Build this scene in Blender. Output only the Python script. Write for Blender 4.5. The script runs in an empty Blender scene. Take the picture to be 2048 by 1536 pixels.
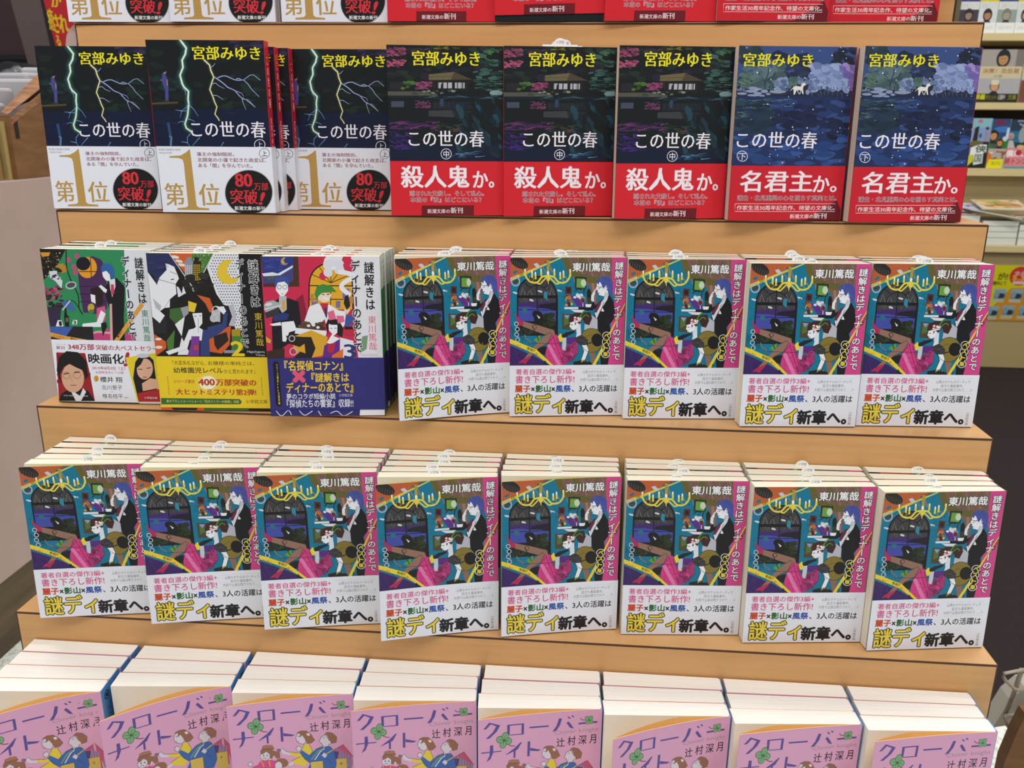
import bpy, bmesh, math, random
from mathutils import Vector, Matrix, Euler
random.seed(7)
S = bpy.context.scene
COL = S.collection

# ------------------------------------------------------------------ camera
camd = bpy.data.cameras.new('camera')
camd.sensor_width = 36.0
camd.lens = 1726.44 / 2048 * 36.0
camd.clip_start = 0.05
camd.dof.use_dof = True
camd.dof.focus_distance = 0.80
camd.dof.aperture_fstop = 15.0
cam = bpy.data.objects.new('camera', camd)
COL.objects.link(cam)
cam.location = (0.528822, -0.681849, 0.449678)
cam.rotation_euler = (1.27554918, -0.00727931, 0.08400721)
S.camera = cam
CAMM = Euler(cam.rotation_euler, 'XYZ').to_matrix()

def at(px, py, Y):
    """point seen at photo pixel (px, py) lying in the vertical plane y = Y"""
    d = CAMM @ Vector(((px - 1024) / 1726.44, -(py - 768) / 1726.44, -1))
    return Vector(cam.location) + d * ((Y - cam.location.y) / d.y)

# ------------------------------------------------------------------ world, lamps, exposure
w = bpy.data.worlds.new('shop_light'); S.world = w; w.use_nodes = True
w.node_tree.nodes['Background'].inputs[0].default_value = (0.97, 0.98, 1.0, 1)
w.node_tree.nodes['Background'].inputs[1].default_value = 0.55

def lamp(x, y, z, sx, sy, power, col=(1, 0.985, 0.975), tilt=0.0):
    l = bpy.data.lights.new('ceiling_lamp', 'AREA'); l.shape = 'RECTANGLE'
    l.size = sx; l.size_y = sy; l.energy = power; l.color = col
    o = bpy.data.objects.new('ceiling_lamp', l); COL.objects.link(o)
    o.location = (x, y, z); o.rotation_euler = (tilt, 0, 0)
for lx in (-0.9, 0.55, 2.0):
    lamp(lx, -0.95, 2.1, 1.2, 0.28, 26)
    lamp(lx, 0.75, 2.1, 1.2, 0.28, 22)
lamp(2.5, 2.0, 2.1, 1.6, 0.28, 42)
lamp(-0.9, 2.2, 2.1, 1.2, 0.28, 5)
S.view_settings.view_transform = 'Standard'
S.view_settings.look = 'None'
S.view_settings.gamma = 1.0
S.view_settings.use_curve_mapping = False
S.view_settings.exposure = -0.6

# ------------------------------------------------------------------ materials
def lin(h):
    h = h.lstrip('#')
    r = []
    for i in (0, 2, 4):
        c = int(h[i:i + 2], 16) / 255
        r.append(c / 12.92 if c <= 0.04045 else ((c + 0.055) / 1.055) ** 2.4)
    return tuple(r)

def mat(name, col, rough=0.5, metal=0.0, spec=0.4):
    m = bpy.data.materials.new(name); m.use_nodes = True
    b = m.node_tree.nodes['Principled BSDF']
    b.inputs['Base Color'].default_value = (*(lin(col) if isinstance(col, str) else col), 1)
    b.inputs['Roughness'].default_value = rough
    b.inputs['Metallic'].default_value = metal
    b.inputs['Specular IOR Level'].default_value = spec
    return m

def noisy(name, c1, c2, scale, stretch=(1, 1, 1), rough=0.5, detail=4, lo=0.3, hi=0.7, bump=0.0, spec=0.4):
    m = mat(name, c1, rough, 0, spec)
    nt = m.node_tree; N = nt.nodes; L = nt.links
    tc = N.new('ShaderNodeTexCoord'); mp = N.new('ShaderNodeMapping'); mp.inputs['Scale'].default_value = stretch
    nz = N.new('ShaderNodeTexNoise'); nz.inputs['Scale'].default_value = scale; nz.inputs['Detail'].default_value = detail
    rp = N.new('ShaderNodeValToRGB')
    rp.color_ramp.elements[0].position = lo; rp.color_ramp.elements[1].position = hi
    rp.color_ramp.elements[0].color = (*(lin(c1) if isinstance(c1, str) else c1), 1)
    rp.color_ramp.elements[1].color = (*(lin(c2) if isinstance(c2, str) else c2), 1)
    L.new(tc.outputs['Object'], mp.inputs[0]); L.new(mp.outputs[0], nz.inputs['Vector'])
    L.new(nz.outputs['Fac'], rp.inputs[0]); L.new(rp.outputs[0], N['Principled BSDF'].inputs['Base Color'])
    if bump:
        bp = N.new('ShaderNodeBump'); bp.inputs['Strength'].default_value = bump; bp.inputs['Distance'].default_value = 0.002
        L.new(nz.outputs['Fac'], bp.inputs['Height']); L.new(bp.outputs[0], N['Principled BSDF'].inputs['Normal'])
    return m

PRINT = mat('printed_paper', '#ffffff', 0.38, 0, 0.35)
_a = PRINT.node_tree.nodes.new('ShaderNodeAttribute'); _a.attribute_name = 'ink'
PRINT.node_tree.links.new(_a.outputs['Color'], PRINT.node_tree.nodes['Principled BSDF'].inputs['Base Color'])
FOIL = mat('gold_foil', '#cfa65a', 0.3, 0.35, 0.5)
PAGES = noisy('cream_page_edges', (0.80, 0.745, 0.58), (0.88, 0.83, 0.68), 60, (0.25, 7, 0.25), 0.8, 3, bump=0.08, spec=0.1)
PAGES_TAN = noisy('tan_page_edges', (0.64, 0.47, 0.36), (0.72, 0.55, 0.43), 60, (0.25, 7, 0.25), 0.8, 3, spec=0.1)
PAGES_PALE = noisy('pale_page_edges', (0.86, 0.80, 0.71), (0.91, 0.86, 0.78), 60, (0.25, 7, 0.25), 0.8, 3, bump=0.08, spec=0.1)
WOOD = noisy('beech_laminate', (0.62, 0.325, 0.120), (0.70, 0.40, 0.165), 9, (0.6, 3, 14), 0.34, 6, 0.25, 0.75)
DARKEDGE = mat('dark_edge_band', '#4a2a1e', 0.45)
SLIP = mat('white_slip_paper', '#f2f2f2', 0.6)

# ------------------------------------------------------------------ mesh helpers
def tag(o, label=None, cat=None, group=None, kind=None):
    if label: o['label'] = label
    if cat: o['category'] = cat
    if group: o['group'] = group
    if kind: o['kind'] = kind
    return o

def empty(name, loc=(0, 0, 0), rot=(0, 0, 0)):
    o = bpy.data.objects.new(name, None); o.empty_display_size = 0.02
    COL.objects.link(o); o.location = loc; o.rotation_euler = rot
    return o

def link(name, me, parent=None):
    o = bpy.data.objects.new(name, me); COL.objects.link(o)
    if parent: o.parent = parent
    return o

def bm_obj(name, bm, m, parent=None, smooth=False):
    me = bpy.data.meshes.new(name); bm.normal_update(); bm.to_mesh(me); bm.free()
    me.materials.append(m)
    if smooth:
        for p in me.polygons: p.use_smooth = True
    return link(name, me, parent)

def add_box(bm, a, b, bev=0.0):
    r = bmesh.ops.create_cube(bm, size=1)
    a = Vector(a); b = Vector(b)
    for v in r['verts']:
        v.co = Vector([(a[i] + b[i]) / 2 + v.co[i] * abs(b[i] - a[i]) for i in range(3)])
    if bev:
        es = list({e for v in r['verts'] for e in v.link_edges})
        bmesh.ops.bevel(bm, geom=es, offset=bev, segments=2, affect='EDGES', profile=0.5)

def box(name, a, b, m, parent=None, bev=0.0):
    bm = bmesh.new(); add_box(bm, a, b, bev)
    return bm_obj(name, bm, m, parent)

def add_prism(bm, pts, d):
    """polygon of 3-D points extruded by the vector d"""
    d = Vector(d); pts = [Vector(p) for p in pts]
    v1 = [bm.verts.new(p) for p in pts]; v2 = [bm.verts.new(p + d) for p in pts]
    n = len(pts)
    bm.faces.new(v1); bm.faces.new(v2[::-1])
    for i in range(n):
        bm.faces.new((v1[i], v2[i], v2[(i + 1) % n], v1[(i + 1) % n]))
    bmesh.ops.recalc_face_normals(bm, faces=bm.faces[:])

def prism(name, pts, d, m, parent=None):
    bm = bmesh.new(); add_prism(bm, pts, d)
    return bm_obj(name, bm, m, parent)

def add_tube(bm, pts, r, n=8, cap=True):
    pts = [Vector(p) for p in pts]; rings = []
    up = Vector((0, 0, 1))
    for i, p in enumerate(pts):
        t = (pts[min(i + 1, len(pts) - 1)] - pts[max(i - 1, 0)]).normalized()
        u = t.cross(up)
        if u.length < 1e-3: u = t.cross(Vector((1, 0, 0)))
        u.normalize(); v = t.cross(u)
        rings.append([bm.verts.new(p + (u * math.cos(a) + v * math.sin(a)) * r) for a in [2 * math.pi * k / n for k in range(n)]])
    for a, b in zip(rings, rings[1:]):
        for k in range(n):
            bm.faces.new((a[k], a[(k + 1) % n], b[(k + 1) % n], b[k]))
    if cap:
        bm.faces.new(rings[0]); bm.faces.new(rings[-1][::-1])
    bmesh.ops.recalc_face_normals(bm, faces=bm.faces[:])

# ------------------------------------------------------------------ flat print on paper
# A Print holds filled outlines in millimetres on a sheet (x to the right, y down from the sheet's top edge).
_TXT = {}
def glyphs(body):
    """outline fill of a line of text as (points, faces), scaled to the unit box, with its true aspect"""
    key = body
    if key in _TXT: return _TXT[key]
    c = bpy.data.curves.new('t', 'FONT'); c.body = body; c.resolution_u = 2
    o = bpy.data.objects.new('t', c); COL.objects.link(o)
    dg = bpy.context.evaluated_depsgraph_get()
    me = bpy.data.meshes.new_from_object(o.evaluated_get(dg))
    vs = [(v.co.x, v.co.y) for v in me.vertices]; fs = [tuple(p.vertices) for p in me.polygons]
    bpy.data.objects.remove(o); bpy.data.curves.remove(c); bpy.data.meshes.remove(me)
    x0 = min(v[0] for v in vs); x1 = max(v[0] for v in vs); y0 = min(v[1] for v in vs); y1 = max(v[1] for v in vs)
    r = (vs, fs, (x0, y0, x1, y1)); _TXT[key] = r
    return r

def homography(src, dst):
    import numpy as np
    A = []
    for (x, y), (u, v) in zip(src, dst):
        A.append([x, y, 1, 0, 0, 0, -u * x, -u * y, -u]); A.append([0, 0, 0, x, y, 1, -v * x, -v * y, -v])
    _, _, V = np.linalg.svd(np.array(A, float)); h = V[-1].reshape(3, 3)
    def f(p):
        q = h @ np.array([p[0], p[1], 1.0]); return (float(q[0] / q[2]), float(q[1] / q[2]))
    return f

INK = 1.0
class Print:
    EPS = 0.022
    def __init__(s, W, H, quad=None, clip=None):
        s.W, s.H = W, H
        s.f = homography(quad, [(0, 0), (W, 0), (0, H), (W, H)]) if quad else (lambda p: p)
        s.v = []; s.fc = []; s.col = []; s.mi = []; s.items = []
        s.clip = clip or (0, 0, W, H)
    def layer(s, pts):
        x0 = min(p[0] for p in pts); x1 = max(p[0] for p in pts); y0 = min(p[1] for p in pts); y1 = max(p[1] for p in pts)
        L = 0
        for a0, b0, a1, b1, l in s.items:
            if a0 < x1 and a1 > x0 and b0 < y1 and b1 > y0 and l >= L: L = l + 1
        s.items.append((x0, y0, x1, y1, L))
        return L
    def raw(s, pts, faces, col, foil=False, L=None):
        c0, d0, c1, d1 = s.clip
        pts = [(min(max(x, c0), c1), min(max(y, d0), d1)) for x, y in pts]
        if L is None: L = s.layer(pts)
        b = len(s.v); z = L * s.EPS
        s.v += [(x, y, z) for x, y in pts]
        c = tuple(min(0.93, k * INK) for k in (lin(col) if isinstance(col, str) else col))
        for f in faces:
            s.fc.append(tuple(i + b for i in f)); s.col.append(c); s.mi.append(1 if foil else 0)
        return L
    def poly(s, pts, col, foil=False, mm=False):
        if not mm: pts = [s.f(p) for p in pts]
        s.raw(pts, [tuple(range(len(pts)))], col, foil)
    def rect(s, x0, y0, x1, y1, col, mm=False):
        s.poly([(x0, y0), (x1, y0), (x1, y1), (x0, y1)], col, mm=mm)
    def ell(s, cx, cy, rx, ry, col, rot=0, n=20, wob=0.0, seed=0, a0=0, a1=360):
        rg = random.Random(seed + int(cx * 7 + cy)); pts = []
        c, d = math.cos(math.radians(rot)), math.sin(math.radians(rot))
        m = n if a1 - a0 >= 360 else n + 1
        for i in range(m):
            a = math.radians(a0 + (a1 - a0) * i / n); k = 1 + wob * rg.uniform(-1, 1)
            x, y = rx * k * math.cos(a), ry * k * math.sin(a)
            pts.append((cx + x * c - y * d, cy + x * d + y * c))
        s.poly(pts, col)
    def ring(s, cx, cy, r, wd, col, n=28):
        o = [(cx + r * math.cos(2 * math.pi * i / n), cy + r * math.sin(2 * math.pi * i / n)) for i in range(n)]
        q = [(cx + (r - wd) * math.cos(2 * math.pi * i / n), cy + (r - wd) * math.sin(2 * math.pi * i / n)) for i in range(n)]
        s.raw([s.f(p) for p in o + q], [(i, (i + 1) % n, n + (i + 1) % n, n + i) for i in range(n)], col)
    def line(s, pts, wd, col, taper=None):
        P = [Vector(p) for p in pts]; n = len(P); A = []; B = []
        for i, p in enumerate(P):
            t = (P[min(i + 1, n - 1)] - P[max(i - 1, 0)])
            t = t.normalized() if t.length else Vector((1, 0)); q = Vector((-t.y, t.x))
            k = wd / 2 * (1 if taper is None else 1 + (taper - 1) * i / max(1, n - 1))
            A.append(p + q * k); B.append(p - q * k)
        s.raw([s.f(p) for p in A + B], [(i, i + 1, n + i + 1, n + i) for i in range(n - 1)], col)
    def curve(s, pts, wd, col, taper=None, k=5):
        P = [Vector(p) for p in pts]; o = []
        for i in range(len(P) - 1):
            a, b, c, d = P[max(i - 1, 0)], P[i], P[i + 1], P[min(i + 2, len(P) - 1)]
            for j in range(k):
                t = j / k
                o.append(0.5 * ((2 * b) + (c - a) * t + (2 * a - 5 * b + 4 * c - d) * t * t + (3 * b - a - 3 * c + d) * t ** 3))
        o.append(P[-1]); s.line(o, wd, col, taper)
    def stamp(s, put, vs, fs, col, r, foil=False, L=None, dirs=8, serif=0.0):
        """a glyph outline printed several times, shifted by r (mm) all round, to make it heavier"""
        offs = [(0, 0)]
        if r: offs += [(r * math.cos(2 * math.pi * k / dirs), r * math.sin(2 * math.pi * k / dirs)) for k in range(dirs)]
        if serif: offs += [(-serif, 0), (serif, 0)]
        if L is None: L = s.layer([(x + dx, y + dy) for x, y in put(vs) for dx, dy in ((-r, -r), (r, r))])
        P = put(vs)
        for j, (dx, dy) in enumerate(offs): s.raw([(x + dx, y + dy) for x, y in P], fs, col, foil, L + j * 0.07)
        return L
    def text(s, body, x0, y0, x1, y1, col, bold=0.0, serif=0.0, out=None, ow=0.03, foil=False, skew=0.0):
        """body fitted to the box; serif > 0 thickens upright strokes only; out = colour of an outline ow wide"""
        (a0, b0), (a1, b1) = s.f((x0, y0)), s.f((x1, y1))
        vs, fs, (u0, v0, u1, v1) = glyphs(body)
        sx, sy = (a1 - a0) / (u1 - u0), (b1 - b0) / (v1 - v0)
        put = lambda q: [(a0 + (x - u0) * sx - skew * (v1 - y) * sy, b0 + (v1 - y) * sy) for x, y in q]
        k = (abs(sx) + abs(sy)) / 2
        if out: s.stamp(put, vs, fs, out, (max(0, bold) + ow) * k, dirs=12)
        s.stamp(put, vs, fs, col, max(0, bold) * k, foil, serif=serif * abs(sx) * 0.5)
    def vtext(s, body, x0, y0, x1, y1, col, bold=0.0, out=None, ow=0.03, serif=0.0, wide=1.0):
        """upright column of characters filling the box from top to bottom"""
        (a0, b0), (a1, b1) = s.f((x0, y0)), s.f((x1, y1))
        n = len(body); step = (b1 - b0) / n; cw = a1 - a0; items = []
        k = cw * wide * 0.98; ky = step * 0.98; cx = (a0 + a1) / 2
        for i, ch in enumerate(body):
            vs, fs, bb = glyphs(ch); cy = b0 + step * (i + 0.5)
            if ch in 'ー（）': put = lambda q, cy=cy: [(cx - (y - 0.36) * k, cy + (x - 0.5) * ky) for x, y in q]
            else: put = lambda q, cy=cy: [(cx + (x - 0.5) * k, cy - (y - 0.37) * ky) for x, y in q]
            items.append((put, vs, fs))
        m = (k + ky) / 2
        allp = [p for put, vs, fs in items for p in put(vs)]
        if out:
            L = s.layer(allp)
            for put, vs, fs in items: s.stamp(put, vs, fs, out, (max(0, bold) + ow) * m, L=L, dirs=12)
        L = s.layer(allp)
        for put, vs, fs in items: s.stamp(put, vs, fs, col, max(0, bold) * m, L=L, serif=serif * cw * 0.5)
    def rtext(s, body, p0, p1, h, col, bold=0.02):
        """text along the line p0-p1 (its foot line), h high"""
        vs, fs, (u0, v0, u1, v1) = glyphs(body)
        P, Q = Vector(p0), Vector(p1); t = Q - P; q = Vector((t.y, -t.x)).normalized()
        pts = [s.f(tuple(P + t * ((x - u0) / (u1 - u0)) + q * h * ((y - v0) / (v1 - v0)))) for x, y in vs]
        L = s.layer(pts)
        for j, d in enumerate((0, -1, 1)):
            s.raw([(x + d * bold * 2.2, y + d * bold) for x, y in pts], fs, col, L=L + j * 0.07)

def print_mesh(name, parts, base=None, extra=None):
    """mesh from boxes (verts, faces, colour) plus Prints laid on the front plane. parts: (Print, y0)"""
    v, f, c, mi = [], [], [], []
    for bv, bf, bc in (base or []):
        b = len(v); v += bv; f += [tuple(i + b for i in q) for q in bf]; c += [bc] * len(bf); mi += [0] * len(bf)
    for pr, y0, place in parts:
        b = len(v)
        e = min(1.0, 0.2 / max(0.01, pr.EPS * (1 + max([i[4] for i in pr.items] or [0]))))
        v += [place(x, y, z * e + 0.006, y0) for x, y, z in pr.v]
        f += [tuple(i + b for i in q) for q in pr.fc]; c += pr.col; mi += pr.mi
    me = bpy.data.meshes.new(name); me.from_pydata(v, [], f)
    at_ = me.attributes.new('ink', 'FLOAT_COLOR', 'FACE')
    flat = []
    for q in c: flat += [q[0], q[1], q[2], 1.0]
    at_.data.foreach_set('color', flat)
    me.materials.append(PRINT); me.materials.append(FOIL)
    me.polygons.foreach_set('material_index', mi)
    me.update()
    return me

# ------------------------------------------------------------------ cover designs (flat printing, sizes in mm)
BW, BH, SH, KH = 106.5, 150.0, 152.5, 152.5      # paperback width; heights of the three formats

def band_y(Q, H, px, py):
    return homography(Q, [(0, 0), (BW, 0), (0, H), (BW, H)])((px, py))[1]

def blobs(p, n, x0, y0, x1, y1, r0, r1, cols, seed, flat=0.6, wob=0.25, rot=0):
    rg = random.Random(seed)
    for i in range(n):
        r = rg.uniform(r0, r1)
        p.ell(rg.uniform(x0, x1), rg.uniform(y0, y1), r, r * flat * rg.uniform(0.7, 1.2), rg.choice(cols), rot + rg.uniform(-12, 12), 9, wob, seed + i)

def streaks(p, n, x0, y0, x1, y1, l0, l1, wd, cols, seed, ang=0):
    rg = random.Random(seed)
    for i in range(n):
        x, y, l = rg.uniform(x0, x1), rg.uniform(y0, y1), rg.uniform(l0, l1)
        a = math.radians(ang + rg.uniform(-14, 14)); dx, dy = l * math.cos(a), l * math.sin(a)
        p.line([(x - dx / 2, y - dy / 2), (x, y + rg.uniform(-3, 3)), (x + dx / 2, y + dy / 2)], wd * rg.uniform(0.5, 1.3), rg.choice(cols), 0.3)

def art_teal():
    Q = [(75, 38), (1228, 30), (14, 1490), (1115, 1486)]
    T, F = band_y(Q, BH, 600, 1022), BH - 0.25
    p = Print(BW, BH, Q, (0, 0, BW, T + 0.4))
    teal = '#087797'
    p.rect(0, 0, 1240, 1100, teal)
    p.poly([(70, 30), (520, 30), (66, 250)], '#bd5f36'); streaks(p, 18, 90, 45, 420, 180, 12, 30, 3, ['#8f4526', '#d27f55'], 604, 40)
    p.ell(160, 85, 92, 50, '#2b2725', 24)
    for k in range(7): p.line([(95 + k * 22, 55 + k * 8), (85 + k * 22, 105 + k * 9)], 6, '#54504c')
    p.ell(118, 170, 26, 14, '#2d6f86', -25)
    p.line([(575, 22), (60, 240)], 36, '#dcca4c')
    p.rtext('KEEP OUT', (165, 212), (242, 176), 24, '#26241c'); p.rtext('KEEP OUT', (418, 92), (525, 44), 24, '#26241c')
    p.poly([(300, 95), (335, 85), (360, 110), (350, 132), (318, 118)], '#c8cbd4')
    p.ring(118, 255, 46, 12, '#aeb4bc', 20); p.ell(120, 258, 32, 18, '#3f4448', -20)
    # arched window with a lake at dusk
    fr = [(118, 752), (128, 380)] + [(327 - 200 * math.cos(a), 385 - 182 * math.sin(a)) for a in [math.pi * i / 14 for i in range(15)]] + [(530, 380), (518, 752)]
    p.poly(fr, '#15131a')
    sk = [(138, 460), (140, 385)] + [(327 - 186 * math.cos(a), 385 - 168 * math.sin(a)) for a in [math.pi * i / 14 for i in range(15)]] + [(515, 385), (512, 460)]
    p.poly(sk, '#403f43'); streaks(p, 40, 150, 260, 500, 440, 14, 40, 3, ['#2a292d', '#57555a'], 601, 70)
    p.poly([(135, 450), (512, 440), (508, 520), (133, 505)], '#42296e')
    p.poly([(133, 488), (240, 486), (330, 500), (430, 505), (505, 520), (500, 620), (128, 620)], '#434da6'); streaks(p, 26, 145, 500, 490, 610, 20, 60, 3, ['#353d8c', '#5661bc'], 602)
    p.poly([(340, 470), (400, 460), (510, 450), (508, 520), (420, 505), (330, 498)], '#1d1b26')
    blobs(p, 26, 330, 560, 490, 730, 30, 55, ['#1c2418', '#28331f', '#161d13', '#2f3c26'], 3); streaks(p, 50, 340, 560, 490, 735, 10, 24, 3, ['#0f140c', '#3d4c30'], 603, 30)
    blobs(p, 16, 140, 690, 300, 735, 25, 48, ['#26301f', '#2f3c26', '#1e2719'], 4)
    for x in (185, 250, 420, 470):
        p.line([(x - 25, 395), (x, 310), (x + 14, 350), (x + 34, 395)], 5, '#7d7468')
    streaks(p, 16, 150, 410, 500, 445, 18, 34, 4, ['#6d675f', '#837a6c'], 5, 80)
    p.rect(130, 382, 515, 408, '#15131a'); p.line([(327, 215), (322, 515)], 9, '#15131a'); p.line([(135, 512), (510, 518)], 6, '#15131a')
    p.line([(515, 390), (505, 750)], 12, '#15131a'); p.line([(133, 390), (122, 750)], 12, '#15131a')
    arc = [(327 - 105 * math.cos(a), 385 - 95 * math.sin(a)) for a in [math.pi * i / 12 for i in range(13)]]
    p.line(arc, 8, '#15131a'); p.line([(200, 262), (262, 318)], 7, '#15131a'); p.line([(455, 262), (395, 318)], 7, '#15131a')
    p.line([(120, 632), (510, 636)], 5, '#15131a')
    p.ell(325, 565, 62, 40, '#17171c', 30, 14, 0.15); p.poly([(315, 560), (350, 585), (335, 598)], '#d8dae0')
    p.ell(200, 520, 24, 26, '#2b6f80', 20, 12, 0.2); p.poly([(395, 350), (430, 350), (425, 430), (388, 400)], '#2f87a5')
    for x, y in ((110, 360), (545, 340), (268, 428), (355, 345)):
        p.ell(x, y, 24, 10, '#cfd3da', 15, 8, 0.2)
    blobs(p, 30, 75, 480, 120, 720, 4, 9, ['#0b5f7c', '#0e6f8f'], 12); blobs(p, 22, 540, 300, 700, 360, 4, 8, ['#0b5f7c'], 13)
    # curtains
    p.poly([(590, 30), (1095, 30), (1078, 240), (1000, 330), (925, 330), (905, 480), (872, 480), (850, 310), (760, 205), (650, 150)], '#7d5d51')
    for a in range(9):
        x = 640 + a * 50; p.line([(x, 30), (x + 30, 150), (x + 60, 260 if a < 5 else 200)], 8, '#6f5248' if a % 2 else '#9a7868')
    p.line([(880, 260), (890, 400), (880, 480)], 26, '#9a7868')
    p.curve([(612, 30), (650, 140), (740, 205), (860, 235), (955, 240)], 62, '#67602f'); p.curve([(770, 30), (800, 90), (880, 140)], 52, '#67602f')
    streaks(p, 40, 620, 40, 1060, 200, 30, 90, 3, ['#4f3830', '#5a4238'], 605, 75)
    blobs(p, 26, 540, 180, 900, 300, 3, 7, ['#0b5770', '#12303c'], 606); streaks(p, 30, 540, 300, 610, 760, 14, 34, 3, ['#0b5770', '#0a4a60'], 607, 60)
    # pink strip
    p.poly([(1080, 25), (1240, 25), (1165, 1060), (990, 1060), (1005, 960), (1040, 700), (1075, 480), (1095, 420), (1072, 330)], '#d5468c')
    # chandelier
    Y = '#e4d44e'; Y2 = '#b39a3a'
    p.line([(445, 60), (440, 200)], 26, Y2); streaks(p, 14, 380, 80, 510, 180, 40, 80, 4, [Y2, '#8f8a52'], 8, 70)
    for sgn in (-1, 1):
        X = lambda d: 438 + sgn * d
        p.curve([(X(10), 205), (X(60), 215), (X(105), 262), (X(165), 262), (X(205), 230), (X(222), 190)], 17, Y)
        p.curve([(X(15), 215), (X(55), 255), (X(85), 278), (X(120), 262)], 13, Y)
        p.ring(X(165), 232, 24, 5, Y2, 14)
        for d, yy in ((222, 168), (155, 182), (122, 195), (65, 165)):
            p.rect(X(d) - 9, yy - 4, X(d) + 9, yy + 40, Y); p.ell(X(d), yy - 14, 8, 16, '#f6f3e6', 0, 10)
    p.rect(422, 195, 458, 245, Y); p.poly([(432, 245), (448, 245), (440, 285)], Y); p.ell(440, 178, 12, 20, '#f8f6ea', 0, 12)
    # pictures and tray
    p.poly([(706, 208), (822, 214), (812, 330), (700, 322)], '#2c3024'); p.poly([(722, 226), (806, 230), (800, 315), (716, 308)], '#6da043'); p.ell(788, 268, 27, 34, '#c5d6bd')
    p.poly([(608, 298), (670, 304), (664, 372), (604, 366)], '#572b2c'); p.ell(637, 335, 18, 22, '#2a1818')
    p.rect(735, 325, 835, 390, '#0f6f8d'); p.line([(700, 345), (735, 320), (770, 330)], 8, '#14161a'); p.line([(795, 320), (780, 400)], 8, '#14161a')
    p.poly([(650, 380), (700, 395), (802, 440), (795, 492), (715, 480), (690, 440)], '#5b2e87')
    blobs(p, 12, 690, 375, 770, 405, 12, 17, ['#e6e8ea', '#cfd5da'], 21, 1.0, 0.1)
    p.poly([(818, 345), (832, 322), (848, 322), (860, 350), (858, 490), (820, 490)], '#191d18'); p.rect(822, 405, 858, 455, '#3d3a24')
    p.ell(775, 420, 24, 34, '#8a98a4'); p.ell(775, 428, 20, 22, '#6b2330'); p.rect(771, 455, 779, 485, '#cfd3da')
    blobs(p, 14, 605, 385, 665, 480, 12, 20, ['#c9662f', '#7a3a28', '#e0cf70', '#3d2a24', '#d98a4a'], 22, 0.9, 0.2)
    p.poly([(600, 490), (880, 490), (870, 520), (700, 520)], '#14161a'); p.rect(590, 490, 728, 508, '#e1e5e8'); p.poly([(798, 462), (862, 462), (850, 490), (806, 490)], '#eef0f2')
    p.poly([(650, 512), (790, 515), (760, 540), (690, 535)], '#dfe3ea')
    p.poly([(565, 548), (690, 556), (685, 700), (560, 694)], '#4d4630'); p.poly([(585, 565), (640, 568), (632, 640), (580, 660)], '#55703a'); p.poly([(585, 562), (640, 566), (610, 600)], '#8f9fd6')
    # standing figure in a dark suit
    p.poly([(985, 420), (1040, 372), (1082, 440), (1092, 540), (1078, 600), (1032, 650), (1050, 740), (1015, 960), (1000, 1060), (930, 1060), (925, 740), (905, 610), (884, 560), (895, 500), (862, 520), (860, 450), (888, 440), (895, 470)], '#17151b')
    p.poly([(905, 600), (890, 545), (935, 470), (990, 410), (1035, 370), (1018, 420), (945, 520)], '#d9dce6')
    p.poly([(888, 520), (938, 432), (968, 418), (950, 470), (905, 545)], '#6d2540')
    p.poly([(908, 322), (922, 290), (918, 262), (955, 258), (1010, 300), (1038, 372), (985, 425), (988, 392), (955, 384), (938, 378), (934, 358), (926, 350), (930, 338)], '#eef0f7'); p.poly([(988, 392), (1010, 360), (1030, 350), (1038, 374), (985, 425)], '#c9ccd9')
    p.ell(1010, 305, 18, 32, '#eef0f7', 12)
    p.poly([(912, 262), (935, 225), (985, 205), (1042, 210), (1078, 255), (1078, 330), (1058, 375), (1030, 372), (1028, 330), (1010, 285), (985, 320), (960, 268), (945, 250), (940, 282)], '#4652a0')
    streaks(p, 16, 960, 225, 1060, 330, 30, 60, 4, ['#36418a', '#5764b4'], 30, 60)
    p.line([(926, 300), (950, 306), (992, 298)], 5, '#2b2b3a'); p.line([(926, 318), (945, 322), (952, 306)], 4, '#2b2b3a'); p.line([(934, 360), (950, 362)], 4, '#8a5a6a'); p.line([(940, 380), (988, 392), (1008, 350)], 4, '#3a3a4a'); p.line([(1004, 292), (1022, 310), (1012, 335)], 4, '#9a9aac')
    p.poly([(858, 430), (860, 384), (884, 346), (904, 322), (914, 330), (898, 356), (906, 362), (892, 384), (886, 438)], '#e3e6f0'); p.line([(914, 330), (898, 356), (906, 362), (892, 384), (887, 430)], 5, '#4a3a3c'); p.line([(868, 428), (886, 430)], 10, '#ffffff')
    p.poly([(948, 525), (968, 495), (984, 525), (975, 530)], '#e8eaf0')
    p.poly([(790, 600), (850, 560), (915, 600), (912, 690), (780, 700)], '#b9bbc8')
    # seated figure
    p.poly([(45, 842), (300, 950), (430, 1060), (30, 1060)], '#3a2263')
    streaks(p, 30, 50, 880, 220, 1010, 40, 90, 4, ['#2a1848', '#482c78'], 41, 75)
    streaks(p, 30, 45, 690, 200, 800, 40, 80, 4, ['#0b3f55', '#08506a', '#0f2f3f'], 42, 70)
    p.poly([(275, 790), (345, 745), (345, 800), (310, 815)], '#5f9a3c'); p.curve([(190, 740), (205, 780), (240, 800), (250, 830)], 9, '#8d7068')
    p.poly([(290, 880), (380, 850), (440, 860), (380, 930), (330, 920)], '#1c1a22')
    p.poly([(178, 618), (330, 655), (480, 700), (495, 760), (440, 765), (330, 725), (170, 668)], '#94705f')
    p.poly([(385, 750), (440, 722), (475, 760), (420, 820), (330, 862), (258, 930), (196, 975), (172, 968), (215, 920), (285, 845)], '#94705f')
    p.line([(268, 660), (330, 800)], 7, '#22202a'); p.ring(290, 672, 22, 5, '#22202a', 14)
    p.poly([(100, 545), (118, 560), (140, 600), (178, 622), (182, 658), (140, 664), (115, 605)], '#b42853')
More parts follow.
